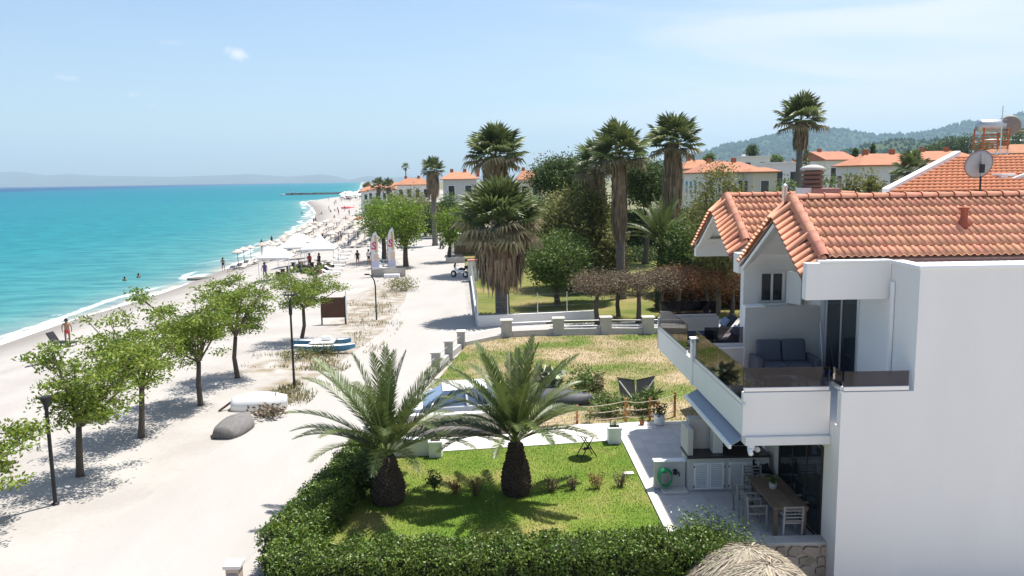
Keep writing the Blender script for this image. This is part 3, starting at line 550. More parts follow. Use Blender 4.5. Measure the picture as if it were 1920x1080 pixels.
def tileme(g):
    k = round(g, 2)
    if k in _tm: return _tm[k]
    prof = [(0, .004), (.018, .03), (.045, .048), (.072, .05), (.1, .032), (.122, .01), (.155, .0), (.187, .008)]
    Ln = g+.06; vs = []; n = len(prof)
    for yy, up in ((0, .036), (Ln, .004)): vs += [(x, yy, z+up) for x, z in prof]
    vs += [(x, .004, z+.012) for x, z in prof]
    fs = [(i, i+1, n+i+1, n+i) for i in range(n-1)] + [(2*n+i, 2*n+i+1, i+1, i) for i in range(n-1)] + [(2*n, 0, n), (n-1, 3*n-1, 2*n-1)]
    me = bpy.data.meshes.new('tile'); me.from_pydata(vs, [], fs); me.polygons.foreach_set('use_smooth', [i < n-1 for i in range(len(fs))]); me.update(); _tm[k] = me; me.materials.append(TILE); return me
def barrelme(Lb):
    if 'b' in _tm: return _tm['b']
    n = 7; vs = []
    for y, r in ((-.03, .092), (Lb*1.02, .078)): vs += [(.1+r*math.cos(PI-PI*k/n), y, r*math.sin(PI*k/n)) for k in range(n+1)]
    fs = [(k, k+1, n+2+k, n+1+k) for k in range(n)] + [tuple(range(n+1))]
    me = bpy.data.meshes.new('verge_tile'); me.from_pydata(vs, [], fs); me.polygons.foreach_set('use_smooth', [i < n for i in range(len(fs))]); me.update(); me.materials.append(TILE); _tm['b'] = me; return me
def ridgeme():
    if 'r' in _tm: return _tm['r']
    b = MB(); n = 8; vs = []
    for x, r in ((0, .16), (.025, .16), (.06, .14), (.47, .12)): vs += [(x, -r*math.cos(PI*k/n), r*math.sin(PI*k/n)*.9-.03) for k in range(n+1)]
    fs = [(j*(n+1)+k, j*(n+1)+k+1, (j+1)*(n+1)+k+1, (j+1)*(n+1)+k) for j in range(3) for k in range(n)] + [tuple(range(n+1))]
    b.add(vs, fs); me = b.mesh('ridge_tile'); me.polygons.foreach_set('use_smooth', [True]*len(fs)); me.materials.append(TILER); _tm['r'] = me; return me
r1_ = roofunit(18.45, 6.68, 20.6, 7.98, 23.3, 6.5, 14.4, 36, 6)
r2_ = roofunit(24.3, 6.62, 26.45, 7.92, 28.9, 6.5, 12.2, 12, 6)
# chimney, vents
P('chimney_base', mat('pink_chimney', (.42, .24, .2), .9, (.36, .2, .17), 3, 1), (8.85, 9.65, 22.4, 23.0, 7.0, 8.22)); P('chimney_base', WHITE2, (8.55, 8.847, 22.45, 22.9, 7.0, 8.24))
for k in range(4):
    MB().lathe([(.24, 0), (.3, .03), (.3, .09), (.24, .115)], 20, (8.95, 22.7, 8.225+k*.125)).build('chimney_ring', mat('brown_clay', (.2, .12, .095), .9, rand=.1), house, True)
MB().lathe([(.2, 0), (.2, .5)], 16, (8.95, 22.7, 8.225)).build('chimney_flue', BLACKP, house); MB().lathe([(.34, 0), (.35, .05), (.25, .11), (.1, .15), (.01, .155)], 24, (8.95, 22.7, 8.73)).build('chimney_cap', CONC, house, True)
MB().lathe([(.075, 0), (.075, .9), (.11, .92), (.02, 1.0)], 12, (8.35, 23.2, 7.35)).build('flue_pipe', ALU, house, True)
vx, vy, vz = 11.45, 19.45, 7.28
MB().lathe([(.16, -.05), (.13, .12), (.085, .2), (.08, .42), (.12, .44), (.12, .48), (.06, .485)], 14, (vx, vy, vz)).build('vent_pipe', mat('red_vent', (.32, .09, .055), .8), house, True)
world_children(house)
# ================= terrace =================
ter = tag(P('terrace', CONC, (4.0, 7.495, 17.75, 26.95, -.5, 0), parent=None), kind='structure')
pm = MB().box(0, .396, 0, .396, 0, .022).mesh('paver')
for i in range(8):
    for j in range(23):
        mk('paver', pm, PAVE, ter, loc=(4.26+i*.4, 17.78+j*.4, .0005))
P('terrace_kerb', CONCW, (4.0, 4.24, 17.76, 26.95, .001, .035), parent=ter)
# rubble stone wall
sw = thing('stone_wall', 'low cream rubble stone wall with flat cap below the shaded terrace', 'wall', (6.2, 17.5, -1.5))
MB().box(4.3, 7.62, 17.46, 17.74, -1.5, .10).build('mortar', mat('pale_mortar', (.5, .44, .38), .95), sw)
MB().box(4.25, 7.72, 17.38, 17.78, .103, .19).build('cap', CONC, sw, bevel=.02)
g_ = random.Random(4); z = .08
while z > -1.3:
    hh = g_.uniform(.2, .36); x = 4.33 + g_.uniform(0, .1)
    while x < 7.5:
        ww = g_.uniform(.2, .46); ww = min(ww, 7.6-x)
        if ww > .12:
            cx, cz = x+ww/2, z-hh/2; npt = g_.choice((5, 6, 7)); poly = []
            for k in range(npt):
                an = 2*PI*k/npt + g_.uniform(-.25, .25); poly.append((cx+ww*.54*math.cos(an)*g_.uniform(.85, 1.08), cz+hh*.56*math.sin(an)*g_.uniform(.85, 1.1)))
            MB().prism(poly, 'y', 17.40+g_.uniform(-.015, .02), 17.47).build('stone', STONE, sw, bevel=.012)
        x += ww*1.02
    z -= hh*.98
world_children(sw)
# outdoor kitchen
kt = thing('outdoor_kitchen', 'cream built-in outdoor kitchen with dark worktop, barbecue hood and white louvred cabinets', 'kitchen', (6.3, 21.3, 0))
def K(name, m, *boxes, bevel=.008, parent=kt): return P(name, m, *boxes, bevel=bevel, parent=parent)
K('cabinet', GREYW, (5.12, 7.35, 20.95, 21.75, .03, .96)); K('worktop', mat('dark_granite', (.05, .045, .05), .3, (.03, .028, .03), 20, 1), (5.08, 7.38, 20.9, 21.8, .963, 1.02))
K('side_wall', GREYW, (5.12, 5.26, 21.0, 21.85, 1.023, 1.75)); K('hood', GREYW, (5.263, 5.9, 21.55, 21.85, 1.023, 1.9)); K('hood_pillar', WHITE2, (5.85, 6.12, 21.15, 21.5, 1.023, 2.5)); K('back_wall', GREYW, (6.13, 7.4, 21.72, 21.85, 1.023, 2.5)); K('oven_mouth', BLACKP, (6.2, 7.1, 21.70, 21.717, 1.05, 1.6), bevel=0)
for x0 in (5.28, 6.24):
    for k in range(2):
        a = x0+k*.42
        d = K('cabinet_door', COPE, (a, a+.05, 20.915, 20.947, .09, .84), (a+.36, a+.41, 20.915, 20.947, .09, .84), (a+.05, a+.36, 20.915, 20.947, .79, .84), (a+.05, a+.36, 20.915, 20.947, .09, .14), bevel=.003)
        lb = MB()
        for j in range(12): lb.obox((a+.205, 20.932, .17+j*.053), (.31, .012, .045), Matrix.Rotation(.5, 3, 'X'))
        lb.build('louvre', COPE, d)
        K('hinge', BLACKP, (a-.012 if k == 0 else a+.402, a+.012 if k == 0 else a+.422, 20.905, 20.92, .7, .76), (a-.012 if k == 0 else a+.402, a+.012 if k == 0 else a+.422, 20.905, 20.92, .14, .2), bevel=0, parent=d)
world_children(kt)
lw = thing('utility_wall', 'low cream garden wall with tap beside the outdoor kitchen', 'wall', (4.8, 21, 0))
P('wall', GREYW, (4.24, 5.1, 21.15, 21.35, .03, .8), parent=lw); P('cap', COPE, (4.21, 5.11, 21.12, 21.38, .803, .84), parent=lw); P('step', CONCW, (4.4, 5.1, 20.75, 21.147, .025, .1), parent=lw)
MB().tube([(4.9, 21.15, .5), (4.9, 21.05, .5), (4.9, 21.03, .43)], .02, 8).build('tap', DARKM, lw); P('tap_box', BLACKP, (4.75, 4.85, 21.05, 21.148, .46, .6), parent=lw)
world_children(lw)
hs = thing('hose_reel', 'coiled bright green garden hose hanging on the low cream wall', 'hose', (4.5, 21.04, .42))
for k in range(5):
    MB().tube([(.19*math.cos(t)*(1-.03*k), -.03*k+.02*math.sin(3*t), .25*math.sin(t)*(1-.02*k)) for t in np.linspace(0, 2*PI, 28)], .022, 6).build('hose_coil', GREENH, hs, True)
MB().box(-.06, .06, .02, .1, .1, .22).build('bracket', GREENH, hs)
# ================= furniture =================
def chair(label, loc, rz, m=None, group=None):
    m = m or WOOD; t = thing('dining_chair', label, 'chair', loc, rz, group)
    for x in (-.22, .22):
        MB().box(x-.02, x+.02, -.24, -.2, 0, .63).build('leg', m, t); MB().bar((x, .2, 0), (x, .27, .88), .04).build('leg', m, t); MB().box(x-.028, x+.028, -.26, .25, .632, .66).build('armrest', m, t)
    st = MB().box(-.22, .22, -.22, .2, .42, .445).build('seat_frame', m, t)
    for k in range(6): MB().box(-.21, .21, -.215+k*.07, -.158+k*.07, .447, .462).build('slat', m, st)
    bk = MB().bar((-.2, .25, .85), (.2, .25, .85), .05, .025).build('backrest', m, t)
    for k in range(4): MB().bar((-.2, .245-.006*k, .77-.085*k), (.2, .245-.006*k, .77-.085*k), .05, .018).build('slat', m, bk)
    return t
GW = mat('grey_weathered_chair', (.34, .325, .31), .7, (.27, .255, .245), 6, 1, .2, 40, rand=.12)
tb = thing('dining_table', 'long weathered plank dining table under the shaded balcony', 'table', (6.88, 19.0, .022))
tt = MB().box(-.38, .38, -.95, .95, .66, .70).build('apron', WOOD, tb)
for k in range(6): MB().box(-.42+k*.141, -.42+k*.141+.133, -1.0, 1.0, .702, .745).build('plank', WOOD, tt)
for x in (-.34, .34):
    for y in (-.9, .9): MB().box(x-.045, x+.045, y-.045, y+.045, 0, .66).build('leg', WOOD, tb)
for lb, x, y, rz in (('grey slatted armchair at the near end of the dining table', 6.85, 17.98+.05, PI), ('grey slatted armchair at the seaward side of the dining table, nearer one', 6.2, 18.6, PI/2), ('grey slatted armchair at the seaward side of the dining table, farther one', 6.2, 19.4, PI/2), ('grey slatted armchair between the dining table and the glass doors, nearer one', 7.3, 18.75, -PI/2), ('grey slatted armchair pushed in at the far end of the dining table', 6.75, 20.25, 0)):
    chair(lb, (x, y, .022), rz, GW)
bc = thing('black_chair', 'black moulded garden armchair standing beyond the dining table', 'chair', (7.15, 20.6, .022), .2)
bk = []
for i in range(9):
    a = PI*i/8
    for j in range(5): bk.append((.30*math.cos(a)*(1-.06*j), .08+.2*math.sin(a)+.05*j, .5+.13*j*(.35+.65*math.sin(a))))
MB().add(bk, [(i*5+j, (i+1)*5+j, (i+1)*5+j+1, i*5+j+1) for i in range(8) for j in range(4)]).build('shell', BLACKP, bc, True).modifiers.new('s', 'SOLIDIFY').thickness = .02
MB().box(-.26, .26, -.25, .25, .4, .44).build('seat', BLACKP, bc, bevel=.02)
for x in (-.24, .24):
    for y in (-.23, .23): MB().bar((x*.9, y*.9, .4), (x*1.1, y*1.1, 0), .045).build('leg', BLACKP, bc)
def leafcloud(n, pts, spread, size, flat=.6, asp=.5, up=0.0):
    """n kite-shaped leaves scattered round the points"""
    pts = np.asarray(pts, float); idx = nr.integers(0, len(pts), n); c = pts[idx] + np.clip(nr.normal(0, 1, (n, 3)), -1.9, 1.9)*np.asarray(spread)
    d = nr.normal(0, 1, (n, 3)); d[:, 2] = d[:, 2]*flat + up; d /= np.linalg.norm(d, axis=1)[:, None]
    s = nr.normal(0, 1, (n, 3)); s -= (s*d).sum(1)[:, None]*d; s /= np.linalg.norm(s, axis=1)[:, None]
    L_ = size*nr.uniform(.6, 1.3, (n, 1)); V = np.empty((n, 4, 3)); nn_ = np.cross(d, s)
    V[:, 0] = c; V[:, 1] = c+d*L_*.5+s*L_*asp*.5+nn_*L_*.08; V[:, 2] = c+d*L_; V[:, 3] = c+d*L_*.5-s*L_*asp*.5+nn_*L_*.08
    return V.reshape(-1, 3), np.arange(4*n).reshape(-1, 4)
def potplant(name, label, loc, prof, pm, lm, h, r, n, size, stems=0, group=None):
    t = thing(name, label, 'potted plant', loc, 0, group)
    MB().lathe(prof, 18).build('pot', pm, t, True)
    zt = prof[-1][1]; pts = [(r*.6*math.cos(a)*q, r*.6*math.sin(a)*q, zt+h*(.3+.7*q2)) for a, q, q2 in [(rnd.uniform(0, 6.3), rnd.random()**.5, rnd.random()) for _ in range(20)]]
    b = MB()
    for p in pts[:8]: b.tube([(0, 0, zt-.05), p], [.008, .004], 4)
    b.build('stem', BARK, t); mk('foliage', npmesh('foliage', *leafcloud(n, pts, r*.22, size)), lm, t); return t
potplant('table_plant', 'small plant in a pale pot on the dining table', (6.85, 19.2, .768), [(.07, 0), (.09, .02), (.1, .15), (.085, .155)], CONC, LEAFG, .14, .12, 130, .07)
# balcony furniture
sf = thing('balcony_sofa', 'grey-blue two-seat sofa with thick back cushions on the upper balcony', 'sofa', (7.85, 21.45, 3.05))
MB().box(-.85, .85, -.42, .42, .05, .24).build('base', CUSH, sf, bevel=.03)
for s in (-1, 1):
    MB().box(s*.78-.08, s*.78+.08, -.42, .42, .24, .62).build('arm', CUSH, sf, bevel=.04)
    MB().box(s*.345-.34, s*.345+.34, -.40, .2, .245, .44).build('seat_cushion', CUSH, sf, bevel=.05)
    MB().obox((s*.345, .27, .72), (.66, .2, .62), Matrix.Rotation(-.2, 3, 'X')).build('back_cushion', CUSH, sf, bevel=.06)
    for y in (-.35, .35): MB().box(s*.75-.03, s*.75+.03, y-.03, y+.03, 0, .05).build('foot', DARKM, sf)
ac = thing('balcony_armchair', 'grey-blue balcony armchair facing the sofa behind smoked glass', 'armchair', (6.6, 18.6, 3.05), PI)
MB().box(-.38, .38, -.38, .38, .1, .3).build('base', CUSH, ac, bevel=.03); MB().box(-.28, .28, -.36, .2, .3, .45).build('seat_cushion', CUSH, ac, bevel=.05); MB().obox((0, .3, .6), (.56, .16, .5), Matrix.Rotation(-.15, 3, 'X')).build('back_cushion', CUSH, ac, bevel=.05)
for s in (-1, 1): MB().box(s*.33-.05, s*.33+.05, -.38, .38, .3, .58).build('arm', CUSH, ac, bevel=.03); MB().box(s*.3-.03, s*.3+.03, -.33, .33, 0, .1).build('foot', DARKM, ac)
ct = thing('coffee_table', 'low coffee table with pale tray in front of the balcony sofa', 'table', (7.35, 19.9, 3.05))
MB().box(-.5, .5, -.3, .3, .36, .4).build('top', GW, ct, bevel=.01); MB().box(-.2, .25, -.15, .1, .402, .43).build('tray', COPE, ct)
for x in (-.44, .44):
    for y in (-.25, .25): MB().box(x-.025, x+.025, y-.025, y+.025, 0, .36).build('leg', DARKM, ct)
mp_o = thing('mop', 'pale mop leaning in the balcony corner beside a blue bucket', 'mop', (8.92, 21.7, 3.05))
MB().tube([(0, -.3, .1), (.08, .2, 1.45)], .014, 8).build('handle', COPE, mp_o); MB().lathe([(.1, 0), (.12, .05), (.03, .16)], 10, (0, -.3, 0)).build('mop_head', CONC, mp_o, True)
bu = thing('bucket', 'blue plastic bucket beside the balcony sofa', 'bucket', (8.85, 21.05, 3.05)); MB().lathe([(.1, 0), (.14, .26), (.15, .27), (.13, .265), (.095, .02)], 18, cap=False).build('pail', mat('blue_plastic', (.06, .16, .42), .4), bu, True); MB().tube([(.14*math.cos(t), .1*math.sin(t), .26+.06*math.sin(t)) for t in np.linspace(0, PI, 9)], .006, 5).build('handle', ALU, bu)
potplant('balcony_shrub', 'bushy green shrub in a trough behind the smoked balcony glass', (5.85, 18.3, 3.05), [(.14, 0), (.2, .03), (.22, .3), (.2, .3)], CONC, LEAFG, .4, .35, 500, .08)
def lounge(label, loc, rz):
    t = thing('sun_lounger', label, 'lounger', loc, rz)
    MB().box(-.34, .34, -.95, .4, .22, .3).build('frame', DARKM, t); MB().box(-.33, .33, -.93, .38, .302, .40).build('mattress', CUSHD, t, bevel=.04); MB().obox((0, .68, .62), (.66, .85, .1), Matrix.Rotation(.9, 3, 'X')).build('backrest', CUSHD, t, bevel=.04)
    for x in (-.3, .3):
        for y in (-.85, .3): MB().box(x-.025, x+.025, y-.025, y+.025, 0, .22).build('leg', DARKM, t)
    MB().obox((0, .62, .74), (.5, .3, .12), Matrix.Rotation(.9, 3, 'X')).build('pillow', mat('pale_blue_pillow', (.25, .3, .42), .9), t, bevel=.04); return t
lounge('navy cushioned sun lounger on the far balcony nearest the glass', (6.85, 24.5, 3.05), -PI/2+.15); lounge('navy cushioned sun lounger on the far balcony beside the back parapet', (6.9, 26.1, 3.05), -PI/2)
bt = thing('box_table', 'black cube side table on the far balcony by the wall', 'table', (7.9, 25.4, 3.05)); MB().box(-.22, .22, -.22, .22, 0, .4).build('body', BLACKP, bt, bevel=.02); MB().box(-.24, .24, -.24, .24, .402, .43).build('top', BLACKP, bt)
# garden table
bs = thing('bistro_table', 'round pale-topped folding bistro table with black crossed legs on the lawn', 'table', (2.67, 23.95, 0), .35)
MB().lathe([(.36, .735), (.37, .745), (.37, .765), (.36, .77)], 32).build('top', mat('pale_table_top', (.62, .56, .52), .6, (.55, .49, .45), 6, 1), bs)
for s in (-1, 1):
    for y in (-.16, .16):
        MB().tube([(s*.28, y, 0), (-s*.2, y, .735)], .016, 6).build('leg', BLACKP, bs)
    MB().tube([(s*.12, -.16, .25), (s*.12, .16, .25)], .014, 6).build('stretcher', BLACKP, bs)
for k in range(3): MB().tube([(-.06+.06*k-.04, -.02, .25), (-.04+.06*k, .02, .28)], .035, 8).build('lower_ornament', BLACKP, bs)
# planters, pots
def planter(label, x, y, s, h, lm, n):
    t = thing('square_planter', label, 'planter', (x, y, 0))
    MB().box(-s, s, -s, s, 0, h-.08).build('body', COPE, t, bevel=.01); MB().box(-s-.02, s+.02, -s-.02, -s+.05, h-.077, h).box(-s-.02, s+.02, s-.05, s+.02, h-.077, h).box(-s-.02, -s+.05, -s+.051, s-.051, h-.077, h).box(s-.05, s+.02, -s+.051, s-.051, h-.077, h).build('rim', COPE, t)
    MB().box(-s+.05, s-.05, -s+.05, s-.05, h-.078, h-.03).build('soil', mat('soil', (.06, .045, .035), 1, (.035, .028, .02), 9, 1), t)
    mk('foliage', npmesh('foliage', *leafcloud(n, [(rnd.uniform(-s, s)*.7, rnd.uniform(-s, s)*.7, h+.02) for _ in range(8)], .04, .07, up=.6)), lm, t)
planter('white square planter with dry soil at the end of the low white wall', -2.05, 24.3, .2, .52, LEAFBR, 60)
planter('white square planter with small dark plants at the terrace corner', 3.72, 25.25, .21, .55, LEAFD, 90)
potplant('geranium_pot', 'white round pot of red geraniums on the path by the rope fence', (5.55, 26.95, .02), [(.12, 0), (.17, .06), (.2, .22), (.17, .36), (.19, .38), (.16, .37)], COPE, mat('red_flower_leaf', (.09, .13, .03), .6, rand=.3, island=True, trans=.2), .3, .3, 260, .09)
mk('flower', npmesh('flower', *leafcloud(60, [(rnd.uniform(-.2, .2), rnd.uniform(-.2, .2), .72+rnd.uniform(-.05, .08)) for _ in range(9)], .03, .06)), mat('red_petal', (.6, .05, .02), .6), bpy.data.objects['geranium_pot'])
potplant('small_pot', 'small dark pot plant at the foot of the rope fence', (4.95, 27.0, .02), [(.07, 0), (.1, .16), (.09, .165)], TERRA, LEAFG, .12, .12, 90, .06)
# rope fence
rf = thing('rope_fence', 'orange wooden posts strung with three pale ropes beside the path', 'fence', (4.5, 27.4, 0))
posts = [(.95, 27.25, .6), (2.72, 27.4, .66), (4.45, 27.45, .84), (5.35, 27.65, .76), (6.32, 28.0, .9)]
for x, y, h in posts: MB().tube([(x, y, -.05), (x, y, h)], [.045, .042], 10).build('post', PINEO, rf)
for (x0, y0, h0), (x1, y1, h1) in zip(posts, posts[1:]):
    for q in (.92, .58, .24):
        MB().tube([(x0+(x1-x0)*t, y0+(y1-y0)*t-.045, (h0+(h1-h0)*t)*q-.12*4*t*(1-t)*.5) for t in np.linspace(0, 1, 9)], .016, 5).build('rope', mat('rope', (.55, .47, .34), .9), rf)
world_children(rf)
ss = tag(MB().obox((0, 0, 0), (.32, .2, .03)).build('stepping_stone', CONCW, bevel=.006), 'small pale paving slab lying on the lawn near the terrace', 'paving slab'); ss.location = onZ(1178, 887, .015)
# low white wall beside the lawn, driveway wall
lw2 = thing('garden_wall', 'low white wall sloping down to the planter at the lawn edge', 'wall', (-3.2, 24.4, 0))
MB().prism([(-4.3, -.1), (-2.25, -.1), (-2.25, .5), (-3.0, .52), (-4.3, 1.0)], 'y', 24.3, 24.48).build('wall', WHITE2, lw2, bevel=.01); MB().prism([(-4.32, 1.003), (-3.0, .523), (-2.27, .503), (-2.27, .54), (-3.0, .57), (-4.32, 1.05)], 'y', 24.27, 24.51).build('cap', COPE, lw2); world_children(lw2)
dw = thing('driveway_wall', 'pinkish plastered wall with white cap in front of the parked car', 'wall', (-1, 26.4, 0))
MB().add([(-4.3, 25.98, -.1), (.62, 26.5, -.1), (.62, 26.68, -.1), (-4.3, 26.16, -.1), (-4.3, 25.98, .76), (.62, 26.5, .70), (.62, 26.68, .70), (-4.3, 26.16, .76)], [(0, 3, 2, 1), (4, 5, 6, 7), (0, 1, 5, 4), (1, 2, 6, 5), (2, 3, 7, 6), (3, 0, 4, 7)]).build('wall', PINKW, dw)
MB().add([(-4.33, 25.95, .763), (.66, 26.46, .703), (.66, 26.72, .703), (-4.33, 26.2, .763), (-4.33, 25.95, .80), (.66, 26.46, .74), (.66, 26.72, .74), (-4.33, 26.2, .80)], [(0, 3, 2, 1), (4, 5, 6, 7), (0, 1, 5, 4), (1, 2, 6, 5), (2, 3, 7, 6), (3, 0, 4, 7)]).build('cap', COPE, dw)
MB().box(-2.0, -1.9, 26.12, 26.2, .42, .52).build('wall_light', BLACKP, dw); MB().add([(-2.4, 26.02, -.05), (.6, 26.35, -.05), (.6, 26.48, -.05), (-2.4, 26.17, -.05), (-2.4, 26.02, .12), (.6, 26.35, .12), (.6, 26.48, .12), (-2.4, 26.17, .12)], [(4, 5, 6, 7), (0, 1, 5, 4), (1, 2, 6, 5), (3, 0, 4, 7)]).build('skirting', mat('brown_skirting', (.26, .19, .17), .9), dw)
world_children(dw)
# parked car: white, blue-grey windows
car = thing('parked_car', 'white car with blue-grey windows parked behind the pinkish wall', 'car', (-1.45, 27.75, -.03), .1)
def carloft():
    # stations along x: (x, half width low, z sill, z belt, half width belt)
    pr = [(-1.98, .5, .62), (-1.9, .42, .78), (-1.2, .36, .86), (0, .34, .88), (1.1, .36, .90), (1.85, .44, .88), (1.98, .55, .7)]; vs = []; fs = []
    for x, z0, z1 in pr:
        hw = .86 - .1*(abs(x)/1.98)**6
        vs += [(x, -hw*.94, z0*.5), (x, -hw, z0), (x, -hw*.97, z1), (x, hw*.97, z1), (x, hw, z0), (x, hw*.94, z0*.5)]
    for i in range(len(pr)-1):
        for k in range(5): fs.append((i*6+k, (i+1)*6+k, (i+1)*6+k+1, i*6+k+1))
        fs.append((i*6+5, (i+1)*6+5, (i+1)*6, i*6))
    fs += [tuple(range(6)), tuple(range((len(pr)-1)*6, len(pr)*6))]
    return MB().add(vs, fs)
CARW = mat('white_car_paint', (.78, .79, .8), .25, spec=.6)
bdy = carloft().build('body', CARW, car, True, bevel=.04)
cg = [(-1.3, .87, .82), (-.55, 1.36, .62), (.9, 1.40, .62), (1.7, .90, .80)]
MB().add([(x, s*hw, z) for x, z, hw in cg for s in (-1, 1)], [(0, 2, 3, 1), (2, 4, 5, 3), (4, 6, 7, 5), (0, 6, 4, 2), (1, 3, 5, 7), (0, 1, 7, 6)]).build('cabin_glass', mat('blue_car_glass', (.16, .22, .34), .12, spec=.8), car)
MB().add([(-.62, -.63, 1.37), (.98, -.63, 1.41), (.98, .63, 1.41), (-.62, .63, 1.37), (-.5, -.5, 1.45), (.85, -.5, 1.48), (.85, .5, 1.48), (-.5, .5, 1.45)], [(0, 3, 2, 1), (4, 5, 6, 7), (0, 1, 5, 4), (1, 2, 6, 5), (2, 3, 7, 6), (3, 0, 4, 7)]).build('roof', CARW, car, bevel=.03)
for s in (-1, 1):
    for xx, zz in ((.2, 1.385),): MB().bar((xx, s*.635, 1.385), (xx+.05, s*.83, .89), .07, .03).build('pillar', CARW, car)
    for x in (-1.25, 1.25):
        wl = MB().tube([(x, s*.86, .31), (x, s*.66, .31)], .31, 20).build('wheel', BLACKP, car); MB().tube([(x, s*.872, .31), (x, s*.85, .31)], .2, 14).build('rim', ALU, wl)
    MB().box(-1.95, -1.85, s*.62-.12, s*.62+.12, .6, .72).build('headlight', CLEAR, car); MB().obox((-.95, s*.95, .98), (.14, .16, .12)).build('mirror', CARW, car, bevel=.02); MB().box(1.88, 1.97, s*.66-.1, s*.66+.1, .64, .8).build('tail_light', mat('red_lens', (.4, .02, .02), .3), car)
# tarp-covered dinghy and covered swing on the plot
def hull(name, label, cat, loc, rz, Lh, W, Ht, m, upside=True, sheer=.15, extra=None, tilt=0):
    t = thing(name, label, cat, loc, rz); n, k = 13, 9; vs = []
    for i in range(n):
        u = -1+2*i/(n-1); wv = W*.5*(1-abs(u)**2.6 if u > 0 else 1-.35*abs(u)**3); wv = max(wv, .02)
        for j in range(k):
            a = PI*j/(k-1); z = Ht*math.sin(a)**.7*(1-.25*u*u) + sheer*u*u*(0 if upside else 1)
            vs.append((u*Lh/2, -wv*math.cos(a), z if upside else Ht-z+sheer*u*u))
    fs = [(i*k+j, i*k+j+1, (i+1)*k+j+1, (i+1)*k+j) for i in range(n-1) for j in range(k-1)] + [tuple(range(k)), tuple(range((n-1)*k, n*k))]
    o = MB().add(vs, fs).build('hull', m, t, True); so_ = o.modifiers.new('s', 'SOLIDIFY'); so_.thickness = .025
    o.rotation_euler = (tilt, 0, 0); return t
tp = hull('covered_dinghy', 'overturned dinghy under a dark grey tarpaulin among the plants', 'boat', (2.45, 30.2, -.02), -.35, 2.6, 1.25, .5, mat('grey_tarp', (.085, .088, .095), .6, (.06, .062, .068), 3, 1, .3, 8))
MB().tube([(1.35*math.cos(a)*.95, .62*math.sin(a), .03) for a in np.linspace(0, 2*PI, 24)], .03, 6).build('tarp_hem', DARKM, tp)
dr = thing('folded_swing', 'grey canvas garden swing folded upright with white poles behind the rope fence', 'garden swing', (5.25, 29.9, -.02), .08)
GC = mat('grey_canvas', (.16, .165, .18), .85, (.12, .125, .135), 5, 1, .3, 12)
for s in (-1, 1):
    MB().add([(0, .05, .12), (s*.62, 0, .3), (s*.72, .05, .98), (s*.05, .15, .86)], [(0, 1, 2, 3)]).build('canvas_wing', GC, dr).modifiers.new('s', 'SOLIDIFY').thickness = .03
    MB().tube([(s*.68, -.06, .9), (s*.2, -.1, .25)], .022, 6).build('pole', COPE, dr); MB().tube([(s*.75, .02, 1.02), (s*.02, .1, .86)], .025, 6).build('top_bar', DARKM, dr); MB().bar((s*.5, -.2, 0), (s*.5, .3, .35), .05).build('foot', DARKM, dr)
# ================= vegetation =================
def tree(name, label, base, h, r, th, tr, lm, n, size, shape='round', lean=(0, 0), limbs=6, group=None, cat='tree', asp=.5, fill=.35, seed=None, ctr=(0, 0), bark=None, zr=None, spread=None, airy=False):
    g = random.Random(seed if seed is not None else hash(name+label) % 9999 if False else int(abs(base[0]*37+base[1]*91))+int(h*10))
    t = thing(name, label, cat, base, 0, group); b = MB(); fork = Vector((lean[0], lean[1], th))
    mid = fork*.5 + Vector((g.uniform(-.08, .08)*th, g.uniform(-.08, .08)*th, 0))
    b.tube([(0, 0, -.1), (lean[0]*.1, lean[1]*.1, .08*th), mid, fork], [tr*1.45, tr*1.1, tr*.92, tr*.8], 9)
    zc = th + (h-th)*.5; rz_ = (h-th)*.55; C = Vector((lean[0]+ctr[0], lean[1]+ctr[1], zc)); tips = []
    for k in range(limbs):
        a = 2*PI*(k+g.uniform(-.3, .3))/limbs; el = g.uniform(-.25, .9)
        if shape == 'umbrella': el = g.uniform(.25, .75)
        e = C + Vector((math.cos(a)*r*.72*math.cos(el*.8), math.sin(a)*r*.72*math.cos(el*.8), rz_*math.sin(el)*.9))
        if airy: e = C + (e-C)*g.uniform(.8, 1.5)
        q = fork.lerp(e, .45) + Vector((0, 0, .1*(h-th)*g.uniform(-.3, 1)))
        b.tube([fork, q, e], [tr*.5, tr*.3, tr*.12], 6)
        for s in range(5):
            f = g.uniform(.25, 1); p0 = fork.lerp(q, f*2) if f < .5 else q.lerp(e, f*2-1)
            d = Vector((g.gauss(0, 1), g.gauss(0, 1), g.gauss(.25, .6))).normalized(); ln = r*g.uniform(.28, .55)
            p1 = p0 + d*ln; v = p1-C; kk = math.sqrt((v.x/r)**2+(v.y/r)**2+(v.z/rz_)**2)
            if kk > (1.5 if airy else 1): p1 = C + v/kk*(1.4 if airy else 1)
            b.tube([p0, p1], [tr*.16, tr*.05], 4); 
            for qq in ((.7, 1.0) if airy else (.55, .8, 1.0)): tips.append(p0.lerp(p1, qq))
        tips.append(e)
    m = int(len(tips)*fill/(1-fill+1e-6))
    for _ in range(m):
        v = Vector((g.gauss(0, 1), g.gauss(0, 1), g.gauss(0, 1))).normalized()*g.uniform(.55, 1.0)
        if shape == 'umbrella': v.z = abs(v.z)*.9-.15
        if shape == 'cone':
            zz = g.random(); v = Vector((math.cos(g.uniform(0, 6.3)), math.sin(g.uniform(0, 6.3)), 0)).normalized()*(1-zz)*g.uniform(.6, 1); v.z = zz*2-1
        tips.append(C+Vector((v.x*r, v.y*r, v.z*rz_)))
    b.build('trunk', bark or BARK, t, True)
    P_ = np.array([tuple(p) for p in tips]); sp = spread or ((r*.2, r*.2, r*.15) if fill >= .5 else (r*.13, r*.13, r*.085))
    mk('crown', npmesh('crown', *leafcloud(n, P_, sp, size, asp=asp, up=.25)), lm, t)
    return t
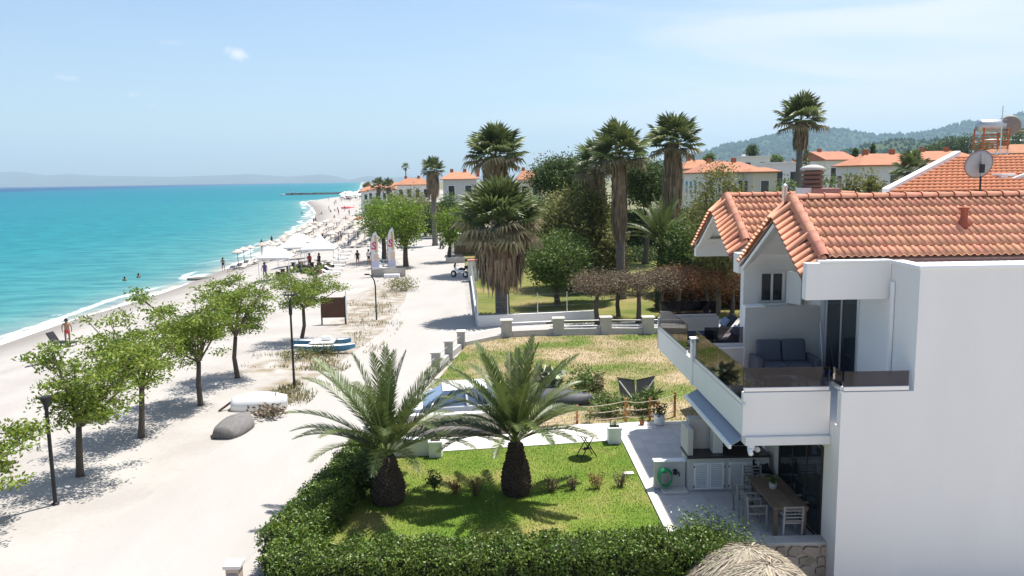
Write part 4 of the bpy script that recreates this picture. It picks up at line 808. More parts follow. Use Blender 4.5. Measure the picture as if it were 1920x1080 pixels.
# --- row of broad-leaved trees along the beach
def bt_(label, bx, by, toppx, wpx, th, n, seed, lean=(0, 0), lm=None, ctr=(0, 0)):
    p = G(bx, by); top = onY(bx, toppx, p.y).z; s = p.y/F
    return tree('beach_tree', label, p, top-p.z, wpx*s*.5, th, .105, lm or LEAFM, int(n*1.8), .13, limbs=10, lean=lean, group='broad-leaved trees along the beach', fill=.1, seed=seed, ctr=ctr, asp=.45, spread=(.21, .21, .085), airy=True)
bt_('nearest green broad-leaved tree beside the black funnel-headed lamp post', 150, 893, 628, 185, 1.55, 4800, 11, (.15, -.1), ctr=(.7, .2))
bt_('second green broad-leaved tree from the near end of the beach row', 265, 820, 590, 175, 1.7, 4800, 12, (.1, .1), ctr=(-.3, .2))
bt_('large green broad-leaved tree third along the beach row', 376, 760, 532, 190, 1.75, 5600, 13, (.05, 0), ctr=(-.2, 0))
bt_('green broad-leaved tree fourth along the beach row, behind the white upturned boat', 445, 710, 515, 165, 1.9, 5200, 14, (0, .1), ctr=(.25, 0))
bt_('green broad-leaved tree growing beside the blue catamaran', 565, 642, 500, 125, 1.9, 4200, 15, (.2, 0), ctr=(.1, .3))
tree('beach_tree', 'leafy tree branches reaching in at the left edge by the lamp post', (-14.2, 20.0, gz(-14.2, 20.0)), 2.95, 1.35, .9, .09, LEAFM, 5200, .135, limbs=8, fill=.1, airy=True, spread=(.2, .2, .085), group='broad-leaved trees along the beach', seed=21, ctr=(1.05, 0))
# --- date palms
def frondme(Ln, el0, droop, nl, wl, key, twist=0):
    k = ('fr', key)
    if k in _tm: return _tm[k]
    pts = []; p = np.zeros(3); el = el0; n = 24; st = Ln/n
    for i in range(n+1):
        pts.append((p[0], p[1], p[2], el)); p = p + np.array([math.cos(el), 0, math.sin(el)])*st; el -= droop/n*(.4+1.2*i/n)
    V = []; Q = []
    # rachis: tapering three-sided strip
    for i, (x, y, z, e) in enumerate(pts):
        w_ = .03*(1-i/n*.85); V += [(x, -w_, z), (x+w_*.6*math.sin(e)*0, 0, z+w_*.8), (x, w_, z)]
    for i in range(n): Q += [(3*i, 3*i+1, 3*i+4, 3*i+3), (3*i+1, 3*i+2, 3*i+5, 3*i+4)]
    nq = len(Q)
    for j in range(nl):
        t = .16+.84*(j+.5)/nl; f = t*n; i = min(int(f), n-1); q = f-i
        x = pts[i][0]*(1-q)+pts[i+1][0]*q; z = pts[i][2]*(1-q)+pts[i+1][2]*q; e = pts[i][3]
        ll = wl*(math.sin(PI*min(1, .12+t*.86))**.6)*rnd.uniform(.85, 1.1); T = Vector((math.cos(e), 0, math.sin(e))); Nn = Vector((-math.sin(e), 0, math.cos(e)))
        for s in (-1, 1):
            ang = rnd.uniform(.75, .95)-.25*t; v = rnd.uniform(.25, .5)
            d = (T*math.cos(ang) + Vector((0, s, 0))*math.sin(ang)*math.cos(v) + Nn*math.sin(ang)*math.sin(v)).normalized()
            tipd = d*ll + Vector((0, 0, -.12*ll)); b0 = Vector((x, 0, z+.01)); m_ = b0 + d*ll*.5; sd = T*.5*.045
            o = len(V); V += [b0-sd*.6, b0+sd*.6, m_+sd, b0+tipd, m_-sd]; Q.append((o, o+1, o+2, o+4)); Q.append((o+4, o+2, o+3, o+3))
    me = bpy.data.meshes.new('frond'); me.from_pydata([tuple(v) for v in V], [], [f if f[2] != f[3] else f[:3] for f in Q]); me.materials.append(RACH); me.materials.append(FROND)
    me.polygons.foreach_set('material_index', [0 if i < nq else 1 for i in range(len(me.polygons))]); me.update(); _tm[k] = me; return me
def datepalm(label, loc, tr, th, Ln, seed, fronds, group='date palms on the lawn', greyish=False):
    g = random.Random(seed); t = thing('date_palm', label, 'palm tree', loc, 0, group)
    prof = [(tr*.86, -.05), (tr*1.0, .12), (tr*1.05, th*.3), (tr*.92, th*.55), (tr*.66, th*.8), (tr*.5, th), (tr*.42, th*1.12)]
    b = MB().lathe(prof, 20); tk = b.build('trunk', BARKP, t, True); lb = MB(); n = 330
    for i in range(n):
        z = th*1.1*(i/n)**.9; a = i*2.39996; r_ = float(np.interp(z, [q[1] for q in prof], [q[0] for q in prof])); s = g.uniform(.75, 1.25)*.075*(tr/.42)
        d = Vector((math.cos(a), math.sin(a), 0)); c = d*r_+Vector((0, 0, z)); tg = Vector((-d.y, d.x, 0)); up = Vector((0, 0, 1))
        lb.add([c-tg*s+up*.0, c+tg*s, c+up*s*1.1, c-up*s*.7, c+d*s*.75+up*s*.55], [(0, 3, 4), (3, 1, 4), (1, 2, 4), (2, 0, 4)])
    lb.build('leaf_base', BARKP, tk)
    for i, (az, cls) in enumerate(fronds):
        el, dr = {0: (1.36, .3), 1: (1.12, .55), 2: (.86, .9), 3: (.58, 1.05), 4: (.3, 1.4)}[cls]
        o = mk('frond', frondme(Ln*(1, 1.02, 1.03, .98, .85)[cls], el, dr, 66, Ln*.17, (round(Ln, 1), cls, i % 2)), None, t, loc=(0, 0, th*1.08+.04*(4-cls)))
        o.rotation_euler = (g.uniform(-.1, .1), g.uniform(-.12, .12), az); o.scale = (g.uniform(.85, 1.08),)*3
        if greyish and cls >= 2: pass
    return t
def ring(n, cls, off, jit, g): return [(off+2*PI*k/n+g.uniform(-jit, jit), cls) for k in range(n)]
g1 = random.Random(5)
datepalm('stout date palm on the lawn nearer the road', onZ(728, 940), .43, 1.12, 3.05, 3, ring(5, 0, .3, .3, g1)+ring(8, 1, .1, .25, g1)+ring(10, 2, .35, .2, g1)+ring(9, 3, .05, .25, g1)+ring(3, 3, .5, .3, g1))
datepalm('date palm on the lawn nearer the terrace', onZ(968, 925), .37, 1.3, 2.7, 4, ring(6, 0, .8, .3, g1)+ring(9, 1, .3, .25, g1)+ring(11, 2, .0, .2, g1)+ring(10, 3, .25, .25, g1)+ring(3, 3, .6, .3, g1))
datepalm('tall date palm with arching pale fronds among the park trees', (12.4, 60, -.1), .42, 3.3, 3.6, 6, ring(7, 0, .8, .3, g1)+ring(10, 1, .3, .25, g1)+ring(12, 2, .0, .2, g1)+ring(9, 3, .25, .25, g1), None)
# --- fan palms
def fanme(key, m, droop=.5):
    k = ('fan', key)
    if k in _tm: return _tm[k]
    V = []; Q = []; n = 18; pet = 1.0
    V += [(0, -.02, 0), (0, .02, 0), (pet, .012, .05), (pet, -.012, .05)]; Q.append((0, 1, 2, 3))
    for i in range(n):
        a = (i-(n-1)/2)/(n-1)*2*2.15; ln = 1.0*(.75+.25*math.cos(a*.8))*rnd.uniform(.9, 1.08); da = .095
        d = Vector((math.cos(a), math.sin(a), .12*math.cos(2*a))); c = Vector((pet, 0, .05))
        l = Vector((math.cos(a-da), math.sin(a-da), .12*math.cos(2*a))); r_ = Vector((math.cos(a+da), math.sin(a+da), .12*math.cos(2*a)))
        o = len(V); fo = .05
        tip = c+d*ln*.9 - Vector((0, 0, droop*.45*ln)); V += [c, c+l*ln*.58-Vector((0, 0, .02)), c+d*ln*.6+Vector((0, 0, fo)), c+r_*ln*.58-Vector((0, 0, .02)), tip]
        Q += [(o, o+1, o+2), (o, o+2, o+3), (o+1, o+4, o+2), (o+2, o+4, o+3)]
    me = bpy.data.meshes.new('fan_leaf'); me.from_pydata([tuple(v) for v in V], [], Q); me.materials.append(m); me.update(); _tm[k] = me; return me
def fanpalm(label, loc, h, r, tr, skirt_l, skirt_r, seed, nf=30, group='tall fan palms', dry=.15):
    g = random.Random(seed); t = thing('fan_palm', label, 'palm tree', loc, 0, group)
    th = h - r*.95; bx_, by_ = g.uniform(-.02, .02)*h, g.uniform(-.02, .02)*h
    MB().tube([(0, 0, -.1), (0, 0, .3), (bx_*.5, by_*.5, th*.5), (bx_, by_, th)], [tr*1.5, tr*1.15, tr, tr*.85], 12).build('trunk', BARKW, t, True)
    top = Vector((bx_, by_, th)); sc_ = r/1.75
    if skirt_l > 0:
        n = int(420*max(.6, min(2.2, skirt_l*skirt_r/2.2))); V = np.empty((n, 4, 3))
        for i in range(n):
            a = g.uniform(0, 2*PI); z0 = th - skirt_l*g.random()**.8*.85; f = (th-z0)/skirt_l; rr = tr*.8 + (skirt_r-tr*.8)*(.72+.28*math.sin(PI*min(1, f*1.1)))*g.uniform(.55, 1.0)
            d = Vector((math.cos(a), math.sin(a), 0)); tg = Vector((-d.y, d.x, 0)); ln = skirt_l*g.uniform(.16, .34)+.2; w_ = g.uniform(.02, .075)*max(1, sc_)
            p = Vector((bx_, by_, z0)) + d*rr; q = p + Vector((0, 0, -ln)) + d*g.uniform(-.12, .06)*ln + tg*g.uniform(-.25, .25)*ln*.5; pa = Vector((bx_, by_, z0+.25*ln)) + d*rr*.8
            V[i] = [pa, p-tg*w_, q, p+tg*w_]
        mk('skirt', npmesh('skirt', V.reshape(-1, 3), np.arange(4*n).reshape(-1, 4)), SKIRT, t)
    for i in range(nf):
        f = (i+.5)/nf; el = 1.45-2.0*f + g.uniform(-.12, .12); a = i*2.39996+g.uniform(-.2, .2); dryf = f > 1-dry
        o = mk('frond', fanme('d' if dryf else i % 2, FAND if dryf else FAN, .7 if dryf else (.25 if f < .35 else .5)), None, t, loc=top+Vector((0, 0, .1*(1-f))))
        o.rotation_euler = (g.uniform(-.25, .25), -el, a); o.scale = (sc_*g.uniform(.85, 1.12),)*3
    return t
fanpalm('thick fan palm with huge brown skirt at the park corner', (.27, 50.2, -.1), 8.5, 2.9, .42, 3.7, 1.65, 1, 66, None, .34)
fanpalm('fan palm with ragged pale skirt behind the thick-skirted palm', (-.3, 75, -.1), 13.6, 2.9, .4, 3.2, 1.3, 2, 56, None, .25)
fanpalm('tall fan palm with long grey skirt right of the umbrella pine', (8.85, 57, -.1), 12.4, 2.3, .3, 5.6, .58, 3, 44, None)
fanpalm('shorter fan palm half hidden behind the tall grey-skirted palm', (7.9, 63, -.1), 11.4, 2.1, .3, 5.2, .8, 4, 34, None)
fanpalm('tall fan palm with broad dark skirt beside the hill end', (15.3, 70, -.1), 13.9, 2.55, .34, 6.2, .9, 5, 48, None)
fanpalm('slender tall fan palm standing alone above the white house roof', (28.2, 75, .3), 15.6, 2.4, .3, 2.6, .75, 6, 44, None)
fanpalm('fan palm with green drooping skirt beside the track end', (-8.4, 108, -.1), 11.6, 1.7, .34, 3.6, .95, 7, 34, None)
fanpalm('thin tall fan palm rising over the distant orange roofs', (-27.8, 250, 0), 14.0, 1.5, .17, .8, .4, 8, 16, None)
for lb, x, y, hh, sd in (('small fan palm before the distant beach house, left one', 712, 365, 9.6, 31), ('small fan palm before the distant beach house, right one', 730, 368, 9.2, 32), ('small fan palm at the seaward side of the distant beach house', 690, 362, 8.6, 33)):
    Yp = 195 if sd < 33 else 240; q = onY(x, y, Yp); fanpalm(lb, (q.x, Yp, gz(q.x, Yp)), hh, 2.1, .3, 1.6, .6, sd, 24, None)
q = onY(1707, 330, 92); fanpalm('short fan palm beside the white-edged tiled roof', (q.x, 92, .3), 10.6, 2.2, .32, 1.6, .7, 41, 30, None)
# --- park and roadside trees
def T(label, cx, ytop, ybot, wpx, Y, lm, n, size, shape='round', th=None, gzv=-.1, name='park_tree', cat='tree', fill=.5, limbs=7, seed=None):
    a = onY(cx, ytop, Y); b = onY(cx, ybot, Y); h = a.z-gzv; zb = max(b.z-gzv, .25); r = wpx*Y/F/2
    return tree(name, label, (a.x, Y, gzv), h, r, th if th is not None else max(.3, zb), min(.28, .035*h+.04), lm, n, size, shape, limbs=limbs, fill=fill, seed=seed, cat=cat)
T('dark umbrella pine with domed crown behind the park', 1060, 297, 385, 128, 84, LEAFD, 26000, .26, 'umbrella', name='umbrella_pine', fill=.6)
T('dark pine crown between the two tallest fan palms', 1212, 292, 400, 100, 80, LEAFD, 16000, .26, 'umbrella', name='umbrella_pine', fill=.6)
T('olive-green feathery tree in the middle of the park', 1080, 357, 490, 140, 63, LEAFO, 24000, .27, fill=.7, th=.9)
T('olive-green shrubby tree right of the feathery tree', 1140, 425, 505, 80, 61, LEAFO, 6000, .24, fill=.7, th=.4)
T('bright green bushy tree beside the thick-skirted palm', 1045, 445, 525, 122, 54, LEAFG, 14000, .18, fill=.7, th=1.6)
T('dense green round tree near the reddish hedge', 1285, 418, 500, 105, 58, LEAFG, 14000, .2, fill=.72, th=.3)
T('dark green tree below the date palm in the park', 1185, 480, 520, 110, 84, LEAFD, 6000, .28, fill=.7, th=.4)
T('dark green tree mass left of the feathery tree', 1010, 375, 470, 100, 92, LEAFD, 7000, .32, fill=.7, th=.5)
T('tall rusty green tamarisk behind the tiled gable', 1348, 306, 400, 100, 50, LEAFO, 10000, .18, fill=.7, th=1.5)
T('grey-green shrub tree left of the tiled gable', 1310, 360, 440, 75, 62, LEAFO, 5500, .2, fill=.7, th=1.0)
T('olive shrub right of the chimney', 1605, 322, 368, 75, 46, LEAFO, 3600, .2, fill=.62, th=4.5)
T('olive shrub beside the white-edged roof', 1640, 326, 368, 50, 44, LEAFO, 2400, .2, fill=.62, th=5)
T('green shrub left of the chimney', 1475, 335, 372, 50, 52, LEAFG, 2400, .2, fill=.6, th=4.6)
T('dark cypress behind the slender palm trunk', 1512, 285, 350, 26, 90, LEAFD, 1300, .26, 'cone', fill=.8, th=2)
T('pale green tree before the terraced white house', 1548, 318, 362, 34, 70, LEAFG, 1300, .24, fill=.6, th=3.5)
# small wind-burnt trees behind the balustrade
for lb, cx, yt, yb, w_, Y, m_ in (('small wind-burnt tree with pinkish brown crown behind the balustrade, leftmost', 1120, 512, 552, 105, 47.2, LEAFBR), ('small brown-topped tree behind the balustrade, middle', 1198, 510, 548, 95, 47.6, LEAFBR), ('small thin tree with brownish green crown close to the far balcony', 1243, 505, 545, 85, 48.5, LEAFBR), ('reddish wind-burnt tree behind the far balcony glass, left one', 1275, 502, 545, 90, 49, LEAFR), ('reddish wind-burnt tree behind the far balcony glass, middle one', 1325, 500, 545, 95, 50, LEAFR), ('reddish wind-burnt tree nearest the white house wall', 1375, 500, 548, 95, 50, LEAFR), ('small dry tree left of the reddish trees', 1160, 512, 548, 70, 49.5, LEAFBR)):
    T(lb, cx, yt, yb, w_, Y, m_, 3600, .13, 'umbrella', gzv=-.1, name='small_tree', fill=.5, limbs=10)
def hedge(name, label, pts, wd, z0, z1, lm, n, size, core=True, cat='hedge'):
    """hedge along a polyline, width wd, built of leaves over a dark twiggy core"""
    t = thing(name, label, cat, (pts[0][0], pts[0][1], z0)); P_ = []; cb = MB(); tot = sum(math.dist(a, b) for a, b in zip(pts, pts[1:]))
    for a, b in zip(pts, pts[1:]):
        a, b = Vector((*a, 0)), Vector((*b, 0)); d = (b-a).normalized(); s = Vector((-d.y, d.x, 0)); ln = (b-a).length
        w2 = wd*.36
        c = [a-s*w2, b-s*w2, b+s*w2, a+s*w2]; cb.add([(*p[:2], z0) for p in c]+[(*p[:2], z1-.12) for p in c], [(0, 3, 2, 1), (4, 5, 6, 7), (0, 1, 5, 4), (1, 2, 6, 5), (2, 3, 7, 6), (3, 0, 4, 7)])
        for _ in range(int(2600*ln/tot)):
            f = rnd.random(); sd = rnd.random(); p = a+d*ln*f; bump_ = .05*math.sin(f*ln*3.1)+.05*math.sin(f*ln*7.7+1)
            if sd < .4: q = p + s*rnd.uniform(-.5, .5)*wd; q.z = z1-.04+bump_-.10*(abs((q-p).dot(s))/(wd*.5))**4
            else: q = p + s*(.5 if sd < .7 else -.5)*wd*(1+bump_); q.z = rnd.uniform(z0+.05, z1-.04)
            P_.append(tuple(q))
    cb.v = [(x-pts[0][0], y-pts[0][1], z-z0) for x, y, z in cb.v]
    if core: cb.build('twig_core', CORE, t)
    A = np.array(P_)-np.array([pts[0][0], pts[0][1], z0])
    mk('foliage', npmesh('foliage', *leafcloud(n, A, .055, size, flat=.8, asp=.55, up=.35)), lm, t); return t
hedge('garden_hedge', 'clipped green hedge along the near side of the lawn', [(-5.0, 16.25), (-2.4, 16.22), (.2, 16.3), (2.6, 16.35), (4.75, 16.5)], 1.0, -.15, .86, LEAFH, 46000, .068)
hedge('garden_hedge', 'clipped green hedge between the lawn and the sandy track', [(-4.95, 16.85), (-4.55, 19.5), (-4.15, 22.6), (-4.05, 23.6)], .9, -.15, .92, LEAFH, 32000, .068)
tree('garden_shrub', 'loose dark green shrub rising from the track-side hedge', (-3.75, 21.0, 0), 1.35, .62, .25, .05, LEAFD, 1600, .12, limbs=7, cat='shrub', fill=.6)
tree('garden_shrub', 'rounded overgrown hedge end beside the terrace corner', (4.55, 16.6, -.6), 1.75, 1.0, .3, .07, LEAFH, 9000, .068, limbs=9, cat='shrub', fill=.75)
hedge('park_hedge', 'reddish and green clipped hedge behind the far balcony', [(10.5, 52), (13, 52.3), (18, 52.5)], 1.4, -.1, 2.2, LEAFR, 9000, .17)
hedge('park_hedge', 'green hedge top beyond the reddish hedge by the white house', [(13.2, 55), (20, 55.3)], 1.8, -.1, 3.1, LEAFG, 9000, .17)
hedge('park_hedge', 'long dark hedge closing the back of the park', [(1, 93), (12, 94), (26, 95)], 2.4, -.1, 4.6, LEAFD, 12000, .34)
hedge('park_hedge', 'dark green hedge at the end of the sandy track', [(-15.5, 137), (-8.5, 136.5)], 2.5, -.1, 4.6, LEAFD, 5000, .32)
# roadside trees
T('bright green tree on the beach side of the track, left one', 716, 366, 455, 90, 88, LEAFB, 5200, .26, fill=.55, th=2.4, gzv=-.2)
T('bright green tree on the beach side of the track behind the feather flags', 757, 372, 470, 80, 82, LEAFB, 5200, .26, fill=.55, th=2.0, gzv=-.2)
T('bright green young tree beside the white pergola', 842, 392, 470, 58, 86, LEAFB, 3000, .24, fill=.5, th=1.6, gzv=-.15)
T('grey-green olive tree at the end of the track', 795, 372, 440, 60, 126, LEAFO, 2200, .34, fill=.6, th=1)
T('grey-green tree left of the fan palm at the track end', 772, 352, 420, 50, 150, LEAFO, 1700, .36, fill=.6, th=1.5)
T('tall loose tree below the ragged palm', 893, 352, 470, 60, 88, LEAFO, 2600, .28, fill=.6, th=1.5)
T('dark green tree before the grey distant house', 868, 375, 440, 46, 120, LEAFG, 1600, .32, fill=.6, th=1.2)
for lb, cx, yt, w_, Y, m_ in (('dark green shrub before the distant beach house, left', 706, 372, 34, 150, LEAFG), ('green tree crown before the distant beach house, right', 742, 362, 44, 160, LEAFO), ('dark hedge tree left of the young roadside tree', 812, 386, 40, 122, LEAFD), ('green tree right of the fan palm at the track end', 842, 362, 36, 130, LEAFG), ('brownish tree behind the white pergola', 880, 400, 44, 98, LEAFO), ('green tree behind the ragged palm trunk', 958, 368, 60, 105, LEAFG), ('pale green tree left of the umbrella pine', 985, 352, 44, 112, LEAFO)):
    T(lb, cx, yt, 440, w_, Y, m_, 3200, .34, fill=.7, th=.6, gzv=-.1)
# low shrubs in the garden and on the plot
def shrub(label, px, py, h, r, lm, n, size, z=0, name='shrub'):
    p = onZ(px, py, z); return tree(name, label, p, h, r, h*.12, .02, lm, n, size, limbs=7, cat='shrub', fill=.45, seed=int(px))
shrub('dark leafy young shrub standing on the lawn right of the stout palm', 815, 922, .62, .24, LEAFD, 260, .1)
for lb, px, py, hh in (('dry twiggy rose bush between the two date palms, left', 855, 926, .42), ('dry twiggy rose bush just left of the right-hand date palm', 893, 930, .5), ('dry twiggy rose bush just right of the right-hand date palm', 1033, 922, .45), ('second dry rose bush right of the date palm', 1075, 918, .42), ('third dry rose bush right of the date palm', 1118, 916, .44), ('dry rose bush nearest the terrace edge', 1162, 912, .38)):
    p = onZ(px, py, 0); t = thing('rose_bush', lb, 'shrub', p, 0, 'rose bushes on the lawn'); b = MB(); tp_ = []
    for k in range(16):
        a = rnd.uniform(0, 6.3); rr = rnd.uniform(.05, .26); e = (rr*math.cos(a), rr*math.sin(a)*.6, hh*rnd.uniform(.6, 1.1)); b.tube([(rr*.35*math.cos(a), rr*.3*math.sin(a), 0), e], [.009, .005], 4); tp_ += [e, tuple(np.array(e)*.7), tuple(np.array(e)*.45)]
    b.build('stem', mat('rose_stem', (.12, .07, .04), .9), t); mk('foliage', npmesh('foliage', *leafcloud(230, tp_, .035, .06)), LEAFR if rnd.random() < .5 else LEAFBR, t)
shrub('tall leafy shrub behind the tarpaulin-covered dinghy', 1095, 745, 1.25, .75, LEAFG, 1500, .12)
shrub('thin dry shrub right of the leafy shrub on the plot', 1122, 748, 1.1, .3, LEAFBR, 420, .1)
shrub('broad-leaved shrub behind the rope fence, centre', 1142, 776, .75, .75, LEAFG, 1800, .11)
shrub('leafy bush below the folded swing', 1205, 772, .75, .55, LEAFG, 1300, .1)
shrub('pale spiky agave-like bush behind the right-hand date palm', 1030, 735, .8, .5, mat('agave_leaf', (.25, .28, .17), .5, rand=.3, island=True), 160, .5)
fb = thing('flower_bush', 'single red hibiscus bloom on a small bush by the rope fence', 'flower', onZ(1105, 792)); mk('petal', npmesh('petal', *leafcloud(26, [(0, 0, .42)], .05, .1)), MATS['red_petal'], fb); MB().tube([(0, 0, 0), (0, 0, .42)], .008, 5).build('stem', BARK, fb); mk('foliage', npmesh('foliage', *leafcloud(120, [(0, 0, .2), (.1, 0, .3), (-.1, .05, .25)], .07, .09)), LEAFG, fb)
yp = thing('yucca', 'slim spiky palm sapling beside the folded swing', 'plant', onZ(1226, 775)); MB().tube([(0, 0, 0), (0, 0, .7)], .03, 6).build('stem', BARK, yp); mk('foliage', npmesh('foliage', *leafcloud(60, [(0, 0, .72)], .01, .45, asp=.12, up=.3)), LEAFG, yp)
# beach scrub under the catamaran
for lb, px, py in (('grey scrub on the sand below the blue catamaran', 560, 672), ('weedy scrub at the near hull of the catamaran', 612, 664)):
    p = G(px, py); tree('beach_scrub', lb, p, .4, .9, .05, .02, LEAFO, 500, .12, limbs=9, cat='shrub', fill=.5, seed=px)
p = G(752, 545); tree('roadside_scrub', 'grey-green scrub below the feather flags at the track edge', p, .9, 1.4, .1, .03, LEAFO, 1200, .14, limbs=9, cat='shrub', fill=.6)
def wallseg(a, b, th, z0, z1):
    a, b = Vector((a[0], a[1], 0)), Vector((b[0], b[1], 0)); d = (b-a).normalized(); n = Vector((-d.y, d.x, 0))*th/2
    return MB().prism([tuple(p[:2]) for p in (a-n, b-n, b+n, a+n)], 'z', z0, z1)
# ================= walls, fences, street furniture =================
bl = thing('balustrade_wall', 'low grey plot wall with square pillars and thin pipe rails', 'wall', (4, 43.8, -.1))
pil = [onZ(x, y, -.1) for x, y in ((950, 634), (1047, 630), (1136, 628), (1215, 628))]; pil.append(Vector((11, 43.7, -.1)))
for a, b in zip(pil, pil[1:]):
    wallseg((a.x+.3, a.y), (b.x-.3, b.y), .25, -.1, .3).build('base_wall', CONC, bl)
    for z in (.45, .75): MB().tube([(a.x+.25, a.y, z), (b.x-.25, b.y, z)], .02, 6).build('rail', ALU, bl)
left = [onZ(865, 652, -.1), onZ(842, 672, -.1), onZ(818, 695, -.1)]
for i, p in enumerate(pil+left):
    w_ = .30 if i < 5 else .2
    MB().box(p.x-w_, p.x+w_, p.y-.22, p.y+.22, -.1, .88 if i < 5 else .75).build('pillar', CONC, bl, bevel=.02); MB().box(p.x-w_-.05, p.x+w_+.05, p.y-.27, p.y+.27, (.883 if i < 5 else .753), .95 if i < 5 else .82).build('pillar_cap', CONCW, bl, bevel=.015)
chain = [pil[0], left[0], left[1], left[2], onZ(800, 712, -.1)]
for a, b in zip(chain, chain[1:]):
    d = (b-a).normalized()*.26; a2, b2 = a+d, b-d
    wallseg(a2, b2, .2, -.15, .18).build('base_wall', CONC, bl); MB().tube([(a2.x, a2.y, .55), (b2.x, b2.y, .55)], .018, 6).build('rail', ALU, bl)
world_children(bl)
cn = thing('traffic_cone', 'small dark-tipped white cone standing by the plot wall', 'cone', onZ(825, 680, -.14)); MB().lathe([(.11, 0), (.03, .4), (.02, .42)], 12).build('cone', COPE, cn, True); MB().lathe([(.045, .33), (.02, .52), (.01, .55)], 10).build('tip', BLACKP, cn); MB().box(-.16, .16, -.16, .16, 0, .02).build('base', CONC, cn)
pf = thing('park_fence', 'white park wall with wire fence posts along the track', 'fence', (-1.2, 47.4, -.1))
F0, F1, F2 = Vector((-1.25, 47.3, 0)), Vector((-2.3, 69, 0)), Vector((6.0, 48.5, 0))
wallseg(F0, F2, .2, -.15, .52).build('wall', WHITE2, pf); wallseg((F0.x, F0.y+.12), F1, .18, -.15, .4).build('wall', WHITE2, pf)
fp = [F0.lerp(F2, k/4) for k in range(5)]+[F0.lerp(F1, k/9) for k in range(1, 10)]
for q in fp: MB().tube([(q.x, q.y, .3), (q.x, q.y, 1.75)], .03, 6).build('post', ALU, pf)
WIRE = mat('fence_wire', (.3, .36, .4), .4, metal=.7)
for a, b in zip([F0]*2, (F2, F1)):
    for z in (.6, .95, 1.3, 1.65): MB().tube([(a.x, a.y, z), (b.x, b.y, z)], .006, 4).build('wire', WIRE, pf)
world_children(pf)
gp = thing('gatepost', 'white concrete gatepost block with red rim beside the motorcycle', 'gatepost', onZ(888, 526, -.1)); MB().box(-.45, .45, -.45, .45, 0, 1.75).build('post', CONCW, gp, bevel=.03); MB().box(-.5, .5, -.5, .5, 1.753, 1.83).build('rim', mat('red_rim', (.45, .18, .15), .8), gp); MB().box(-.12, .1, -.47, -.452, .9, 1.3).build('meter_box', CONC, gp)
for lb, px, py in (('grey concrete planter trough on the track, left one', 846, 493), ('grey concrete planter trough on the track, right one', 862, 492)):
    t = thing('concrete_trough', lb, 'planter', onZ(px, py, -.14)); MB().box(-.55, .55, -.3, .3, 0, .62).build('trough', CONC, t, bevel=.03); MB().box(-.48, .48, -.24, .24, .621, .64).build('soil', MATS['soil'], t)
pg = thing('pergola', 'white flat-roofed pergola shelter behind the young tree', 'shelter', onZ(874, 478, -.1))
MB().box(-1.7, 1.7, -1.5, 1.5, 2.3, 2.55).build('roof', COPE, pg, bevel=.03)
for x in (-1.6, 1.6):
    for y in (-1.4, 1.4): MB().box(x-.06, x+.06, y-.06, y+.06, 0, 2.3).build('post', COPE, pg)
MB().box(-1.4, 1.4, .9, 1.3, 0, 1.0).build('counter', WOOD, pg); MB().box(-1.5, 1.5, 1.35, 1.4, 0, 2.2).build('back_panel', GREYW, pg)
def moto(label, loc, rz, c):
    t = thing('motorcycle', label, 'motorcycle', loc, rz)
    for x in (-.65, .65):
        w_ = MB().tube([(x, -.06, .3), (x, .06, .3)], .3, 20).build('wheel', BLACKP, t); MB().tube([(x, -.07, .3), (x, .07, .3)], .16, 12).build('rim', ALU, w_)
    MB().tube([(-.7, 0, .35), (-.35, 0, .62), (.1, 0, .45), (.38, 0, .7), (.5, 0, .95)], [.06, .13, .15, .1, .05], 8).build('body', c, t, True); MB().tube([(-.6, 0, .74), (-.2, 0, .78), (.12, 0, .72)], [.1, .13, .08], 8).build('seat', BLACKP, t, True)
    MB().tube([(.65, 0, .3), (.5, 0, .75), (.42, 0, 1.0)], .035, 6).build('fork', ALU, t); MB().tube([(.38, -.35, 1.02), (.45, 0, 1.0), (.38, .35, 1.02)], .02, 6).build('handlebar', BLACKP, t); MB().obox((.52, 0, .9), (.1, .2, .2)).build('headlight', CLEAR, t, bevel=.03); MB().add([(.55, -.18, 1.0), (.55, .18, 1.0), (.42, .12, 1.3), (.42, -.12, 1.3)], [(0, 1, 2, 3)]).build('windscreen', SMOKE, t).modifiers.new('s', 'SOLIDIFY').thickness = .008
    MB().obox((-.75, 0, .95), (.3, .34, .28)).build('top_box', BLACKP, t, bevel=.05); MB().obox((.62, 0, .62), (.3, .14, .05)).build('mudguard', c, t)
    return t
moto('white and black motorcycle parked by the gatepost', onZ(862, 520, -.14), 2.6, COPE); moto('dark motorcycle parked farther up the track beside the young tree', onZ(828, 466, -.14), 1.9, DARKM)
# lamp posts
l1 = thing('lamp_post', 'black lamp post with funnel-shaped head near the nearest tree', 'lamp post', G(104, 945)); MB().tube([(0, 0, 0), (0, 0, 2.75)], [.055, .05], 10).build('pole', DARKM, l1); MB().lathe([(.05, 2.7), (.06, 2.8), (.15, 3.02), (.15, 3.06), (.02, 3.07)], 16).build('head', DARKM, l1); MB().lathe([(.1, 0), (.1, .03), (.06, .05)], 12).build('base_plate', DARKM, l1)
l2 = thing('lamp_post', 'tall slim black lamp post with forked head in front of the beach trees', 'lamp post', G(552, 726)); MB().tube([(0, 0, 0), (0, 0, 3.75)], [.055, .04], 10).build('pole', DARKM, l2); MB().box(-.24, .24, -.05, .05, 3.98, 4.05).build('head', DARKM, l2, bevel=.01)
for s in (-1, 1): MB().tube([(0, 0, 3.7), (s*.08, 0, 3.98)], .02, 6).build('arm', DARKM, l2)
MB().lathe([(.04, 3.1), (.075, 3.2), (.075, 3.45), (.04, 3.55)], 10).build('driver_box', DARKM, l2)
